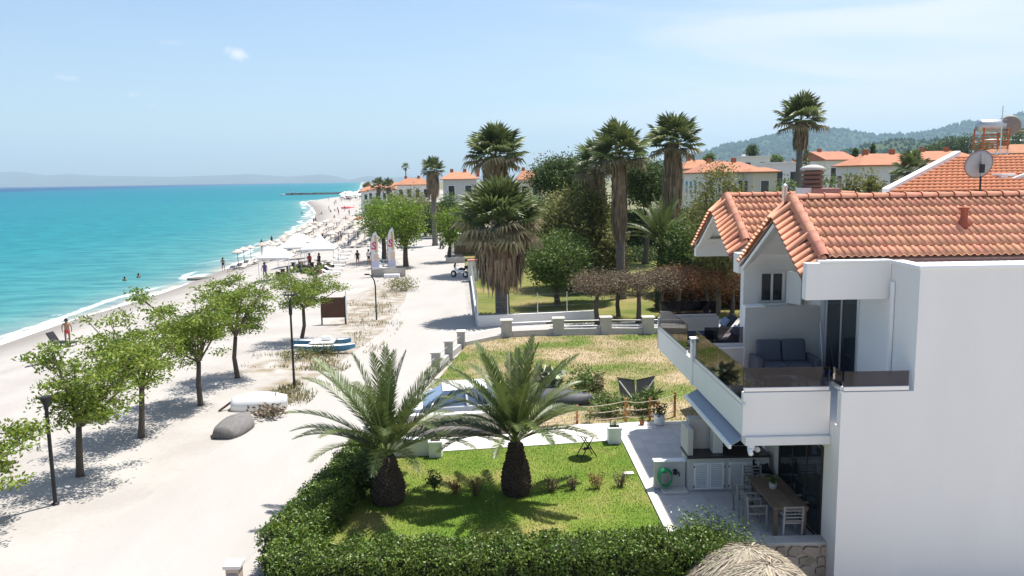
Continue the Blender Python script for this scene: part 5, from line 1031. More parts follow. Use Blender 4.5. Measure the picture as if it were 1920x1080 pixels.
l3 = thing('lamp_post', 'black lamp post with curved arm beside the rough grass', 'lamp post', G(706, 600)); MB().tube([(0, 0, 0), (0, 0, 2.2), (-.06, 0, 2.55), (-.25, 0, 2.85), (-.42, 0, 2.95)], [.05, .045, .04, .035, .03], 8).build('pole', DARKM, l3); MB().obox((-.5, 0, 2.93), (.28, .16, .08)).build('head', DARKM, l3)
# brown board
sb_ = thing('notice_board', 'blank brown board on two dark posts beside the catamaran', 'board', G(626, 608), .03)
for x in (-.72, .72): MB().box(x-.04, x+.04, -.04, .04, 0, 1.75).build('post', WOODD, sb_)
MB().box(-.68, .68, -.03, .03, .42, 1.68).build('panel', mat('brown_panel', (.12, .055, .035), .8, (.08, .04, .027), 2, 1, .2, 10), sb_); MB().box(.77, .84, -.06, .06, .0, 2.1).build('side_board', COPE, sb_)
# catamaran
ct_ = thing('catamaran', 'beached blue-hulled catamaran with white decks and folded mast', 'boat', G(606, 657), .02)
BLUEH = mat('blue_hull', (.045, .22, .40), .35, spec=.5); 
for y, x0 in ((-.75, .25), (.75, -.2)):
    vs = []; n, k = 11, 7
    for i in range(n):
        u = -1+2*i/(n-1); wv = .2*(1-max(0, u)**3)*(1-.3*max(0, -u)**3)+.02; zb = .06+.22*abs(u)**3
        for j in range(k):
            a = PI*j/(k-1); vs.append((x0+u*1.55, y-wv*math.cos(a), .42+.05*u*u-(.42+.05*u*u-zb)*math.sin(a)**.6))
    h_ = MB().add(vs, [(i*k+j, i*k+j+1, (i+1)*k+j+1, (i+1)*k+j) for i in range(n-1) for j in range(k-1)]+[tuple(range(k)), tuple(range((n-1)*k, n*k))]).build('hull', BLUEH, ct_, True)
    MB().add([(x0+u*1.55, y+s*(.2*(1-max(0, u)**3)*(1-.3*max(0, -u)**3)+.02), .425+.05*u*u) for u in np.linspace(-1, 1, 9) for s in (-1, 1)], [(2*i, 2*i+2, 2*i+3, 2*i+1) for i in range(8)]).build('deck', COPE, h_).modifiers.new('s', 'SOLIDIFY').thickness = .02
MB().box(-.5, .6, -.7, .7, .5, .53).build('trampoline', CANVAS, ct_); 
for x in (-.55, .65): MB().tube([(x, -.8, .52), (x, .8, .52)], .035, 8).build('crossbeam', ALU, ct_)
MB().tube([(-1.6, .1, .6), (1.5, -.1, .66)], .03, 6).build('mast', ALU, ct_); MB().obox((.2, .05, .66), (.5, .35, .2)).build('sail_bag', COPE, ct_, bevel=.06)
# upturned boats
ub = hull('upturned_boat', 'white upturned boat hull lying on the sand below the fourth beach tree', 'boat', G(488, 764), .12, 2.1, 1.15, .62, mat('white_gelcoat', (.8, .8, .8), .35, (.74, .74, .73), 2, 1))
for y in (-.06, .06): MB().box(.62, .66, y-.02-.15, y+.02-.15, .42, .62).build('drain_fitting', CONC, ub)
MB().tube([(-1.05, 0, .3), (-1.5, -.3, .02)], .05, 6).build('rudder_bar', WOODD, ub)
gb = hull('weathered_boat', 'old grey wooden boat lying tilted on the sand with a rusty rim', 'boat', G(442, 806), 1.45, 2.1, 1.15, .5, mat('grey_boat_wood', (.20, .19, .185), .9, (.12, .115, .11), 3, 1, .4, 12, stretch=(1, 6, 1)), tilt=.12)
MB().tube([(.88*u, .5*(1-max(0, u)**2.6)*.98, .05) for u in np.linspace(-1, 1, 12)], .03, 6).build('gunwale', mat('rusty_brown', (.2, .11, .07), .9), gb)
drp = G(505, 782); tree('driftwood_heap', 'tangle of dry driftwood and weed by the upturned boat', drp, .35, .7, .05, .04, LEAFBR, 240, .18, limbs=9, cat='driftwood', fill=.4)
# gate pillar at hedge corner
gl = thing('hedge_pillar', 'small pale stone pillar at the hedge corner by the track', 'pillar', (-5.62, 15.9, -.15)); MB().box(-.14, .14, -.14, .14, 0, .82).build('shaft', STONE, gl, bevel=.02); MB().box(-.18, .18, -.18, .18, .823, .9).build('cap', CONCW, gl, bevel=.01); MB().obox((0, -.145, .42), (.2, .02, .6)).build('panel', mat('grey_slate', (.22, .2, .2), .8), gl)
# thatched parasols next door
def thatchtop(label, loc, r, h, seed, n=900):
    g = np.random.default_rng(seed); t = thing('thatch_parasol', label, 'parasol', loc, 0, 'thatched parasols next door')
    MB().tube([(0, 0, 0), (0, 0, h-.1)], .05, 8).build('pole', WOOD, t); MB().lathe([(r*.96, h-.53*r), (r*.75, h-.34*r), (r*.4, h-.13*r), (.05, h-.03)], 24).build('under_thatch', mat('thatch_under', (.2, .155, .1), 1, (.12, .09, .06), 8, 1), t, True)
    a = g.uniform(0, 2*PI, n); f = g.random(n)**.6; V = np.empty((n, 4, 3))
    for i in range(n):
        d = np.array([math.cos(a[i]), math.sin(a[i]), 0]); tg = np.array([-d[1], d[0], 0]); ln = g.uniform(.25, .6)*r; f0 = f[i]*.95; f1 = f0+ln/r
        def S(q): return d*r*q + np.array([0, 0, h-.02-(.06*q+.46*q*q)*r])
        p0 = S(f0)+g.normal(0, .015, 3); p1 = S(f1)+tg*g.normal(0, .06)+np.array([0, 0, g.uniform(-.05, .06)]); w_ = g.uniform(.005, .02)
        V[i] = [p0-tg*w_, p0+tg*w_, p1+tg*w_*.5, p1-tg*w_*.5]
    mk('thatch', npmesh('thatch', V.reshape(-1, 3), np.arange(4*n).reshape(-1, 4)), THATCH, t); return t
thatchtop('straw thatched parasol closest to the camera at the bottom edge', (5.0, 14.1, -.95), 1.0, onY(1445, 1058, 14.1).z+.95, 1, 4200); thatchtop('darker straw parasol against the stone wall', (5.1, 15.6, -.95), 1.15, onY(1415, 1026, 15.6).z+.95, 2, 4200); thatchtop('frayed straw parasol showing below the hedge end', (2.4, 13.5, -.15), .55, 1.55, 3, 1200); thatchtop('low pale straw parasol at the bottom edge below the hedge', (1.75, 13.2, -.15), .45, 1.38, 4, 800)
# ================= the beach =================
def joined(name, label, cat, group, parts):
    b = MB(); idx = []; ms = []
    for f, m in parts:
        n0 = len(b.f); f(b); ms.append(m); idx += [len(ms)-1]*(len(b.f)-n0)
    me = b.mesh(name)
    for m in ms: me.materials.append(m)
    me.polygons.foreach_set('material_index', idx); o = bpy.data.objects.new(name, me); COL.objects.link(o); return tag(o, label, cat, group)
def umbrella_proto():
    return joined('straw_umbrella', 'straw beach umbrella on a thin pole among the umbrella rows', 'umbrella', 'straw umbrellas in rows on the beach', [(lambda b: b.tube([(0, 0, -.1), (0, 0, 2.35)], .035, 6), WOODD), (lambda b: b.lathe([(.66, 1.95), (.68, 2.05), (.45, 2.2), (.2, 2.34), (.04, 2.44)], 12, cap=False), THATCHF)])
def sunbed_proto(m, nm, lab, grp):
    def f(b):
        b.box(-.32, .32, -.95, .35, .26, .33); b.obox((0, .6, .42), (.64, .68, .06), Matrix.Rotation(.5, 3, 'X'))
        for x in (-.27, .27):
            for y in (-.8, .25): b.box(x-.025, x+.025, y-.025, y+.025, 0, .26)
    return joined(nm, lab, 'lounger', grp, [(f, m)])
def lounger_proto(m, nm='beach_lounger', lab='', grp='', back=.55):
    t = thing(nm, lab, 'lounger', (0, 0, 0), 0, grp); MB().box(-.32, .32, -.95, .35, .26, .33).build('bed', m, t); MB().obox((0, .6, .26+.30*back+.06), (.64, .68, .06), Matrix.Rotation(back, 3, 'X')).build('backrest', m, t)
    for x in (-.27, .27):
        for y in (-.8, .25): MB().box(x-.025, x+.025, y-.025, y+.025, 0, .26).build('leg', m, t)
    return t
up = umbrella_proto(); BEIGE = mat('beige_fabric', (.55, .5, .43), .9); lp_ = sunbed_proto(mat('brown_beige_sunbed', (.46, .42, .375), .9), 'beach_sunbed', 'beige sunbed under the straw umbrellas', 'beige sunbeds under the straw umbrellas')
first = [True, True]
def put(proto, i, loc, rz=0, sc=1):
    o = proto if first[i] else copy_tree(proto); first[i] = False; o.location = loc; o.rotation_euler.z = rz; o.scale = (sc,)*3; return o
rg = random.Random(9); rows = [(-32.8, 100, 170, 3.3), (-29.9, 106, 172, 3.3), (-27.0, 112, 170, 3.3), (-24.1, 114, 166, 3.3), (-21.2, 112, 160, 3.4), (-18.4, 112, 150, 3.4)]
spots = []
RN = ['row nearest the water', 'second row from the water', 'third row from the water', 'fourth row from the water', 'fifth row from the water', 'row nearest the track']
for ri, (x0, y0, y1, st) in enumerate(rows):
    y = y0; ii = 0
    while y < y1:
        x = x0 + (float(shoreX(y))+36.3)*.9 + rg.uniform(-.3, .3); yn = y + st*rg.uniform(.95, 1.05); spots.append((x, y, ri, 0 if ii == 0 else 2 if yn >= y1 else 1)); y = yn; ii += 1
for x, y, ri, en in spots:
    z = gz(x, y); o = put(up, 0, (x, y, z), rg.uniform(0, 6), rg.uniform(.95, 1.06)); o.rotation_euler.x = rg.uniform(-.05, .05)
    o['label'] = ('nearest straw umbrella in the beach umbrella %s' if en == 0 else 'farthest straw umbrella in the beach umbrella %s' if en == 2 else 'straw umbrella inside the beach umbrella %s') % RN[ri]; o['group'] = 'straw umbrellas, ' + RN[ri]
    for dx in (-.75, .75):
        o = put(lp_, 1, (x+dx, y-.6, gz(x+dx, y-.6)), rg.uniform(-.1, .1)); o['label'] = ('sunbed on the %s of the %s umbrella, %s' % ('sea side' if dx < 0 else 'land side', ('nearest', '', 'farthest')[en], RN[ri])) if en != 1 else 'sunbed on the %s of a middle umbrella, %s' % ('sea side' if dx < 0 else 'land side', RN[ri]); o['group'] = 'sunbeds, ' + RN[ri]
# white loungers and stacks
WPL = mat('white_plastic', (.8, .8, .8), .4); first.append(True); wl_ = sunbed_proto(WPL, 'plastic_sunbed', 'white plastic sunbed in the long row beside the bar', 'white plastic sunbeds in a row')
for k in range(13):
    p = G(622+k*4.1, 516-k*7.2); put(wl_, 2, (p.x, p.y, p.z), PI/2)
for k in range(9):
    p = G(722+k*.6, 515-k*7.5); o = put(wl_, 2, (p.x, p.y, p.z), PI/2); o['label'] = 'white plastic sunbed in the short row behind the feather flags'; o['group'] = 'white sunbeds behind the flags'
# pagoda tents
def tent(label, px, py, w_, h, Y=None):
    p = G(px, py); t = thing('pagoda_tent', label, 'tent', p, rg.uniform(-.1, .1)); b = MB(); n = 4; prof = [(w_*.5, 2.2), (w_*.32, 2.55), (w_*.14, 3.0), (.03, h)]
    vs = [(r_*s[0], r_*s[1], z) for r_, z in prof for s in ((-1, -1), (1, -1), (1, 1), (-1, 1))]; b.add(vs, [(i*4+k, i*4+(k+1) % 4, i*4+4+(k+1) % 4, i*4+4+k) for i in range(3) for k in range(4)]).build('canopy', CANVAS, t).modifiers.new('s', 'SOLIDIFY').thickness = .02
    for sx in (-1, 1):
        for sy in (-1, 1): MB().tube([(sx*w_*.48, sy*w_*.48, 0), (sx*w_*.48, sy*w_*.48, 2.22)], .04, 6).build('pole', COPE, t)
    MB().box(-w_*.5, w_*.5, -w_*.5, -w_*.5+.02, 2.0, 2.2).box(-w_*.5, w_*.5, w_*.5-.02, w_*.5, 2.0, 2.2).build('valance', CANVAS, t); return t
tent('pointed white pagoda tent in the middle of the beach bar', 601, 503, 3.5, 3.7); tent('white tent nearest the trees on the beach', 521, 522, 3.0, 3.0); tent('white tent behind on the seaward side of the beach bar', 553, 497, 3.2, 3.1); tent('white tent farther back among the straw umbrellas', 565, 484, 3.0, 3.1)
# bar furniture: small tables and stools under the tents
first.append(True)
def stool_proto():
    t = thing('bar_table', 'small dark table with seats under the white tents', 'table', (0, 0, 0), 0, 'small tables under the white tents'); MB().lathe([(.35, .7), (.36, .74), (.3, .75)], 10).build('top', WOODD, t); MB().tube([(0, 0, 0), (0, 0, .7)], .04, 6).build('pedestal', DARKM, t)
    for a in (0, 2.1, 4.2): MB().box(.55*math.cos(a)-.18, .55*math.cos(a)+.18, .55*math.sin(a)-.18, .55*math.sin(a)+.18, 0, .42).build('seat', rg.choice((WOODD, TEAK, CUSHD)), t)
    return t
sp_ = stool_proto()
for px, py in ((550, 505), (560, 498), (572, 503), (540, 512), (585, 505), (595, 500), (608, 502), (615, 505), (530, 518), (566, 510), (578, 512), (590, 515), (600, 512)):
    p = G(px, py); put(sp_, 3, p, rg.uniform(0, 6))
# feather flags
def flag(label, px, py, hgt, rz, seed):
    p = G(px, py); t = thing('feather_flag', label, 'flag', p, rz); MB().tube([(0, 0, 0), (0, 0, hgt*.7), (.06, 0, hgt*.85), (.25, 0, hgt*.96), (.5, 0, hgt)], [.03, .025, .02, .015, .01], 6).build('pole', DARKM, t)
    edge = [(0, .7), (0, hgt*.7), (.06, hgt*.85), (.25, hgt*.96), (.5, hgt), (.62, hgt*.92), (.64, hgt*.75), (.64, hgt*.5), (.74, .75)]
    MB().prism([(x+.02, z) for x, z in edge], 'y', -.012, .012).build('banner', mat('white_banner', (.8, .79, .8), .7, trans=.15), t)
    MB().prism([(.38, hgt*.55), (.36, hgt*.9), (.5, hgt*.93), (.56, hgt*.85), (.56, hgt*.55)], 'y', -.017, -.0125).build('print', mat('gold_print', (.62, .42, .12), .7), t); MB().prism([(.25, 1.5), (.25, hgt*.5), (.7, hgt*.5), (.66, 1.5)], 'y', -.016, -.0125).build('print', mat('peach_print', (.72, .55, .42), .7), t); MB().prism([(.05, .95), (.05, 1.48), (.7, 1.48), (.7, .98)], 'y', -.016, -.0125).build('print', mat('lilac_print', (.55, .55, .72), .7), t)
    cu = bpy.data.curves.new('flag_letter', 'FONT'); cu.body = 'S'; cu.size = .95; cu.extrude = .004; cu.offset = .02; tmp = bpy.data.objects.new('x', cu); COL.objects.link(tmp); dg = bpy.context.evaluated_depsgraph_get(); me = bpy.data.meshes.new_from_object(tmp.evaluated_get(dg)); bpy.data.objects.remove(tmp)
    me.materials.clear(); o = mk('letter', me, mat('magenta_print', (.62, .03, .22), .6), t, loc=(.04, -.022, hgt*.62)); o.rotation_euler = (PI/2, .15, 0)
flag('white and gold feather flag with pink letter, left of the pair', 697, 520, 4.2, .1, 1); flag('white and gold feather flag with pink letter, right of the pair nearest the tree', 728, 518, 4.5, .1, 2)
MB_ = G(735, 520); dk = thing('flag_plinth', 'low white plinth with reed screen under the feather flags', 'plinth', MB_); MB().box(-.7, .7, -.3, .3, 0, .3).build('plinth', COPE, dk); MB().box(-1.9, 1.2, .35, .4, 0, .8).build('reed_screen', THATCHF, dk)
# lone things on the sand
ll = lounger_proto(COPE, 'deck_chair', 'single white reclining deck chair on the open sand', None, .8); ll.location = G(90, 683); ll.rotation_euler.z = -1.2
# kayaks
for lb, px, py in (('red kayak lying on the far sand behind the bright trees', 668, 412), ('second red kayak farther along the sand', 652, 391)):
    hull('kayak', lb, 'kayak', G(px, py), .2, 4.6, 1.5, .7, mat('red_kayak', (.6, .06, .06), .4))
hull('dark_raft', 'flat dark inflatable ring lying at the waterline', 'raft', G(379, 523), .1, 3.2, 1.6, .22, mat('dark_olive', (.1, .1, .08), .6))
# ================= people =================
_pm = {}
def body(pose):
    if pose in _pm: return _pm[pose]
    J = {'pel': (0, 0, .92), 'ch': (0, 0, 1.32), 'nk': (0, 0, 1.48), 'hd': (0, .01, 1.6), 'top': (0, .01, 1.7)}
    if pose == 'stand': L_ = [((.1, 0, .88), (.11, .02, .48), (.11, -.02, .05), (.12, .13, .02)), ((-.1, 0, .88), (-.11, .0, .48), (-.12, -.04, .05), (-.13, .1, .02))]; A_ = [((.19, 0, 1.42), (.26, -.02, 1.15), (.25, .08, .9), (.25, .12, .82)), ((-.19, 0, 1.42), (-.27, 0, 1.16), (-.26, .1, .92), (-.25, .14, .84))]
    elif pose == 'walk': L_ = [((.1, 0, .88), (.1, .2, .5), (.1, .25, .06), (.1, .4, .04)), ((-.1, 0, .88), (-.1, -.06, .48), (-.1, -.36, .14), (-.1, -.3, .03))]; A_ = [((.19, 0, 1.42), (.25, -.14, 1.18), (.25, -.1, .94), (.25, -.06, .87)), ((-.19, 0, 1.42), (-.25, .12, 1.18), (-.24, .3, 1.0), (-.24, .36, .95))]
    else:
        J = {'pel': (0, 0, .14), 'ch': (0, -.1, .52), 'nk': (0, -.08, .68), 'hd': (0, -.04, .8), 'top': (0, -.03, .9)}
        L_ = [((.1, .05, .13), (.13, .42, .42), (.12, .62, .06), (.12, .75, .05)), ((-.1, .05, .13), (-.13, .45, .38), (-.13, .7, .06), (-.13, .83, .05))]; A_ = [((.19, -.1, .62), (.26, .08, .4), (.18, .32, .38), (.15, .38, .4)), ((-.19, -.1, .62), (-.3, -.25, .36), (-.3, -.3, .1), (-.3, -.28, .03))]
    vs = [J['pel'], J['ch'], J['nk'], J['hd'], J['top']]; rd = [.135, .15, .06, .1, .085]; ed = [(0, 1), (1, 2), (2, 3), (3, 4)]
    for lg in L_:
        pr = 0
        for q, r_ in zip(lg, (.1, .065, .042, .035)): vs.append(q); rd.append(r_); ed.append((pr, len(vs)-1)); pr = len(vs)-1
    for ar in A_:
        pr = 1
        for q, r_ in zip(ar, (.06, .043, .032, .032)): vs.append(q); rd.append(r_); ed.append((pr, len(vs)-1)); pr = len(vs)-1
    me = bpy.data.meshes.new('sk'); me.from_pydata(vs, ed, []); o = bpy.data.objects.new('sk', me); COL.objects.link(o); o.modifiers.new('skin', 'SKIN'); s = o.modifiers.new('sub', 'SUBSURF'); s.levels = 1; s.render_levels = 1
    for d, r_ in zip(me.skin_vertices[0].data, rd): d.radius = (r_, r_*.82)
    me.skin_vertices[0].data[0].use_root = True
    dg = bpy.context.evaluated_depsgraph_get(); m2 = bpy.data.meshes.new_from_object(o.evaluated_get(dg)); bpy.data.objects.remove(o); m2.materials.clear(); m2.materials.append(SKIN); m2.polygons.foreach_set('use_smooth', [True]*len(m2.polygons)); _pm[pose] = (m2, J); return _pm[pose]
def person(label, loc, pose, rz, c, top=None, sink=0, group=None):
    me, J = body(pose); t = thing('person', label, 'person', (loc[0], loc[1], loc[2]-sink), rz, group); mk('body', me, SKIN, t)
    hx, hy, hz_ = J['hd']; MB().lathe([(.02, .15), (.085, .12), (.11, .05), (.105, -.04), (.08, -.1)], 10, (hx, hy-.015, hz_)).build('hair', HAIR, t, True)
    if pose != 'sit': MB().lathe([(.145, .80), (.16, .88), (.16, .95), (.14, 1.02)], 12, cap=False).build('swimwear', c, t, True)
    else: MB().tube([(0, .1, .15), (0, 0, .13), (0, -.04, .28)], [.15, .17, .155], 10).build('swimwear', c, t, True)
    if top is not None:
        if pose != 'sit': MB().lathe([(.15, 1.0), (.172, 1.2), (.185, 1.38), (.09, 1.47)], 12, cap=False).build('top', top, t, True)
        else: MB().tube([(0, -.03, .26), (0, -.1, .5), (0, -.09, .64)], [.16, .185, .1], 10).build('top', top, t, True)
    return t
CL = [cloth('navy', (.03, .04, .12)), cloth('red', (.5, .05, .06)), cloth('black', (.02, .02, .02)), cloth('teal', (.04, .3, .32)), cloth('white', (.7, .7, .7)), cloth('purple', (.2, .1, .35)), cloth('orange', (.6, .25, .05))]
W = lambda x, y: onZ(x, y, SEA)
person('person in red shorts standing behind a dark beach chair on the near sand', G(128, 648), 'stand', .4, CL[1])
dcb = lounger_proto(BLACKP, 'beach_chair', 'dark low beach chair on the near sand beside the standing person', None, 1.0); dcb.location = G(116, 650); dcb.rotation_euler.z = 1.4
person('person in black swimwear walking along the waterline below the trees', G(419, 508), 'walk', .2, CL[2])
person('swimmer standing chest-deep near the shore, left of two', W(234, 527), 'stand', 0, CL[2], sink=1.2); person('swimmer standing chest-deep near the shore, right of two', W(260, 521), 'stand', 1, CL[0], sink=1.15)
person('person in dark shorts wading at the first umbrella row', W(491, 464), 'stand', 0, CL[0], CL[2], sink=.3); person('person in a dark top standing at the waterline behind the umbrella row', W(510, 458), 'stand', 0, CL[2], CL[2], sink=.2)
person('tall person in navy walking the waterline beyond the umbrellas', G(584, 438), 'walk', 2.9, CL[0], CL[0]); person('left one of the couple strolling on the wet sand', G(588, 421), 'walk', .2, CL[1], CL[5]); person('right one of the couple strolling on the wet sand', G(592, 420), 'walk', .1, CL[3])
person('distant swimmer off the sandy curve', W(566, 402), 'stand', 0, CL[2], sink=.8)
fr = random.Random(3)
far = [(603, 402, 'sit'), (617, 395, 'stand'), (620, 398, 'sit'), (628, 396, 'sit'), (633, 393, 'sit'), (627, 409, 'sit'), (635, 403, 'stand'), (648, 411, 'sit'), (655, 404, 'stand'), (646, 396, 'stand'), (616, 376, 'stand'), (630, 382, 'stand'), (627, 385, 'stand'), (640, 379, 'stand'), (656, 378, 'stand')]
for k, (px, py, ps) in enumerate(far):
    person('tiny distant bather %s on the far sand' % ('sitting' if ps == 'sit' else 'standing'), G(px, py), ps, fr.uniform(0, 6), fr.choice(CL), fr.choice(CL+[None, None]), group='distant bathers %s on the far sand' % ('sitting' if ps == 'sit' else 'standing'))
for lb, px, py, ps, c1, c2 in (('person in purple sitting at the tent nearest the trees', 497, 524, 'stand', CL[5], CL[5]), ('person in red standing under the pointed pagoda tent', 581, 505, 'stand', CL[2], CL[1]), ('person in navy standing at the bar of the pagoda tent', 599, 505, 'stand', CL[2], CL[0]), ('person in white shirt and black shorts by the left feather flag', 692, 498, 'stand', CL[2], CL[4]), ('seated person under the middle straw umbrellas', 605, 447, 'sit', CL[2], CL[2]), ('person standing among the rear straw umbrellas', 612, 436, 'stand', CL[3], CL[2]), ('seated person below the rear umbrella row', 640, 452, 'sit', CL[0], None), ('person bending by the track-side umbrella row', 671, 500, 'stand', CL[2], CL[2])):
    person(lb, G(px, py), ps, fr.uniform(0, 6), c1, c2)
# far cluster of white parasols near the pier
first.append(True)
fu = thing('white_parasol', 'tiny white parasol in the distant beach cluster by the pier', 'umbrella', (0, 0, 0), 0, 'distant white parasols by the pier'); MB().tube([(0, 0, 0), (0, 0, 2.4)], .05, 5).build('pole', WOOD, fu); MB().lathe([(1.5, 2.2), (.7, 2.6), (.03, 2.85)], 8, cap=False).build('canopy', CANVAS, fu)
first.append(True); fl = thing('dark_sunbed', 'tiny dark sunbed in the distant beach cluster by the pier', 'lounger', (0, 0, 0), 0, 'distant dark sunbeds by the pier'); MB().box(-.5, .5, -1, 1, .2, .5).build('bed', WOODD, fl); MB().obox((0, 1, .6), (1, .5, .1), Matrix.Rotation(.8, 3, 'X')).build('backrest', WOODD, fl)
for k in range(44):
    px, py = fr.uniform(640, 684), fr.uniform(366.5, 376); p = G(px, py); put(fu if k % 3 else fl, 4 if k % 3 else 5, p, fr.uniform(0, 3), fr.uniform(.8, 1.2))
# pier
a_, b_ = onZ(537, 366, SEA), onZ(668, 364, SEA); b_.y = a_.y+25
pr_ = thing('pier', 'long dark stone breakwater pier reaching into the sea', 'pier', a_); d_ = b_-a_
vs = []; npz = 40
for i in range(npz):
    c = d_*i/(npz-1); hh = 1.5+fr.uniform(-.25, .3); ww = 3.2+fr.uniform(-.5, .5); vs += [(c.x, c.y-ww, -.5), (c.x, c.y-ww*.4, hh), (c.x, c.y+ww*.4, hh), (c.x, c.y+ww, -.5)]
MB().add(vs, [(i*4+k, i*4+k+1, i*4+5+k, i*4+4+k) for i in range(npz-1) for k in range(3)]+[(0, 1, 2, 3), tuple(range((npz-1)*4, npz*4))]).build('rubble', mat('dark_rock', (.06, .065, .07), .9, (.03, .035, .04), .3, 1), pr_); MB().bar((3, 0, 1.75), (d_.x, d_.y, 1.75), 1.2, .25).build('walkway', CONC, pr_)
lt = thing('sailboat', 'small boat with white sail just behind the pier head', 'boat', onZ(541, 364, SEA)+Vector((0, 14, 0))); MB().add([(-1.2, 0, 1.2), (1.5, 0, 1.2), (-.9, 0, 7.4)], [(0, 1, 2)]).build('sail', CANVAS, lt).modifiers.new('s', 'SOLIDIFY').thickness = .05; MB().add([(-2, -.8, .9), (2.6, 0, 1.0), (-2, .8, .9), (-1.7, -.5, -.1), (2, 0, -.1), (-1.7, .5, -.1)], [(0, 1, 2), (0, 3, 4, 1), (1, 4, 5, 2), (2, 5, 3, 0)]).build('hull', COPE, lt); MB().tube([(-.95, 0, .9), (-.95, 0, 7.6)], .05, 6).build('mast', ALU, lt)
mb2 = thing('motorboat', 'small white motorboat left of the pier head', 'boat', onZ(530, 367, SEA)); MB().add([(-2.6, -.9, .9), (2.6, 0, 1.2), (-2.6, .9, .9), (-2.3, -.6, -.1), (2, 0, -.1), (-2.3, .6, -.1)], [(0, 1, 2), (0, 3, 4, 1), (1, 4, 5, 2), (2, 5, 3, 0)]).build('hull', COPE, mb2); MB().box(-1, .6, -.5, .5, .95, 1.9).build('cabin', COPE, mb2)
# ================= town =================
WALLC = [mat('town_white', (.74, .73, .7), .9), mat('town_cream', (.66, .6, .5), .9), mat('town_grey', (.5, .51, .5), .9), mat('town_pale', (.7, .7, .72), .9)]
def hipped(W_, D_, h, e, m, par, z, ridge_f=.45, gable=False):
    w2, d2 = W_/2+e, D_/2+e; rl = w2*ridge_f if not gable else w2
    o = MB().add([(-w2, -d2, z), (w2, -d2, z), (w2, d2, z), (-w2, d2, z), (-rl, 0, z+h), (rl, 0, z+h), (-w2, -d2, z-.15), (w2, -d2, z-.15), (w2, d2, z-.15), (-w2, d2, z-.15)], [(0, 1, 5, 4), (2, 3, 4, 5), (1, 2, 5), (3, 0, 4), (6, 9, 8, 7), (0, 6, 7, 1), (1, 7, 8, 2), (2, 8, 9, 3), (3, 9, 6, 0)]).build('roof', m, par); return o
def town(label, px, Y, W_, D_, zb, zt, rh, rz=0, wc=0, wins=3, storeys=2, gable=False, rm=None, chim=1, balc=False, gzv=None, flat=False):
    x = onY(px, 400, Y).x; z0 = gz(x, Y) if gzv is None else gzv; t = thing('town_house', label, 'house', (x, Y, z0), rz); Ht = zt-z0
    MB().box(-W_/2, W_/2, -D_/2, D_/2, -2, Ht).build('wall', WALLC[wc], t)
    sh_ = Ht/storeys
    for s in range(storeys):
        for k in range(wins):
            cx = (k+.5)/wins*W_-W_/2; zc = sh_*s+sh_*.52; ww = min(.55, W_/wins*.22); hh = sh_*.24
            wf = MB().box(cx-ww-.08, cx+ww+.08, -D_/2-.06, -D_/2-.003, zc-hh-.08, zc-hh).box(cx-ww-.08, cx+ww+.08, -D_/2-.06, -D_/2-.003, zc+hh, zc+hh+.08).box(cx-ww-.08, cx-ww, -D_/2-.06, -D_/2-.003, zc-hh, zc+hh).box(cx+ww, cx+ww+.08, -D_/2-.06, -D_/2-.003, zc-hh, zc+hh).build('window', COPE, t); MB().box(cx-ww, cx+ww, -D_/2-.03, -D_/2-.003, zc-hh, zc+hh).build('pane', PANE, wf)
            cy = (k+.5)/wins*D_-D_/2
            wf = MB().box(-W_/2-.06, -W_/2-.003, cy-ww-.08, cy+ww+.08, zc-hh-.08, zc-hh).box(-W_/2-.06, -W_/2-.003, cy-ww-.08, cy+ww+.08, zc+hh, zc+hh+.08).build('window', COPE, t); MB().box(-W_/2-.03, -W_/2-.003, cy-ww, cy+ww, zc-hh, zc+hh).build('pane', PANE, wf)
    if balc:
        bo = MB().box(-W_*.3, W_*.45, -D_/2-1.4, -D_/2-.07, sh_-.1, sh_+.05).build('balcony', WALLC[wc], t); MB().box(-W_*.3, W_*.45, -D_/2-1.4, -D_/2-1.32, sh_+.052, sh_+.95).build('balcony_front', WALLC[wc], bo)
    if flat: r_ = MB().box(-W_/2-.2, W_/2+.2, -D_/2-.2, D_/2+.2, Ht+.003, Ht+.3).build('roof', WALLC[wc], t)
    else: r_ = hipped(W_, D_, rh, .5, rm or TROOF, t, Ht+.16, gable=gable)
    for k in range(chim):
        cx = (-.25+.4*k)*W_; MB().box(cx-.3, cx+.3, -.3, .3, Ht+rh*.4, Ht+rh+.7).build('chimney', TERRA if not flat else WALLC[wc], r_)
    return t
def zat(y, Y, px=1300): return onY(px, y, Y).z
town('long white beach house with orange roof at the far end of the beach', 728, 215, 9, 9, 0, zat(356, 215, 720), 1.8, -.05, 0, 5, 2, chim=2, balc=True)
town('low orange-roofed wing nearest the sea at the far end', 702, 228, 6, 7, 0, zat(359, 228, 704), 1.4, 0, 0, 2, 2)
town('white house with orange roof and dark balcony openings behind the track end', 778, 190, 7.5, 9, 0, zat(347, 190, 790), 1.5, .05, 0, 4, 2, balc=True, chim=2)
town('grey-walled house with orange roof behind the fan palm', 864, 150, 6, 9, 0, zat(337, 150, 862), 1.3, .03, 2, 2, 2, chim=3)
town('orange-roofed house half hidden behind the ragged palm', 992, 150, 4, 9, 0, zat(338, 150, 990), 1.7, 0, 1, 2, 2, chim=1)
town('long orange-roofed white house beyond the tiled gables', 1356, 118, 9.2, 9, 0, zat(325, 118, 1350), 1.5, .04, 0, 4, 2, chim=2, balc=True)
town('projecting corner wing with porch of the long orange-roofed house', 1420, 112, 3.4, 5, 0, zat(324, 112, 1420), .6, .04, 1, 1, 2, chim=0)
town('small orange-roofed house left of the long house', 1302, 130, 4.5, 6, 0, zat(318, 130, 1302), 1.4, 0, 1, 1, 2)
town('white flat-roofed apartment house right of the long house', 1468, 132, 6.5, 8, 0, zat(308, 132, 1468), 0, 0, 3, 3, 2, chim=0, flat=True, balc=True)
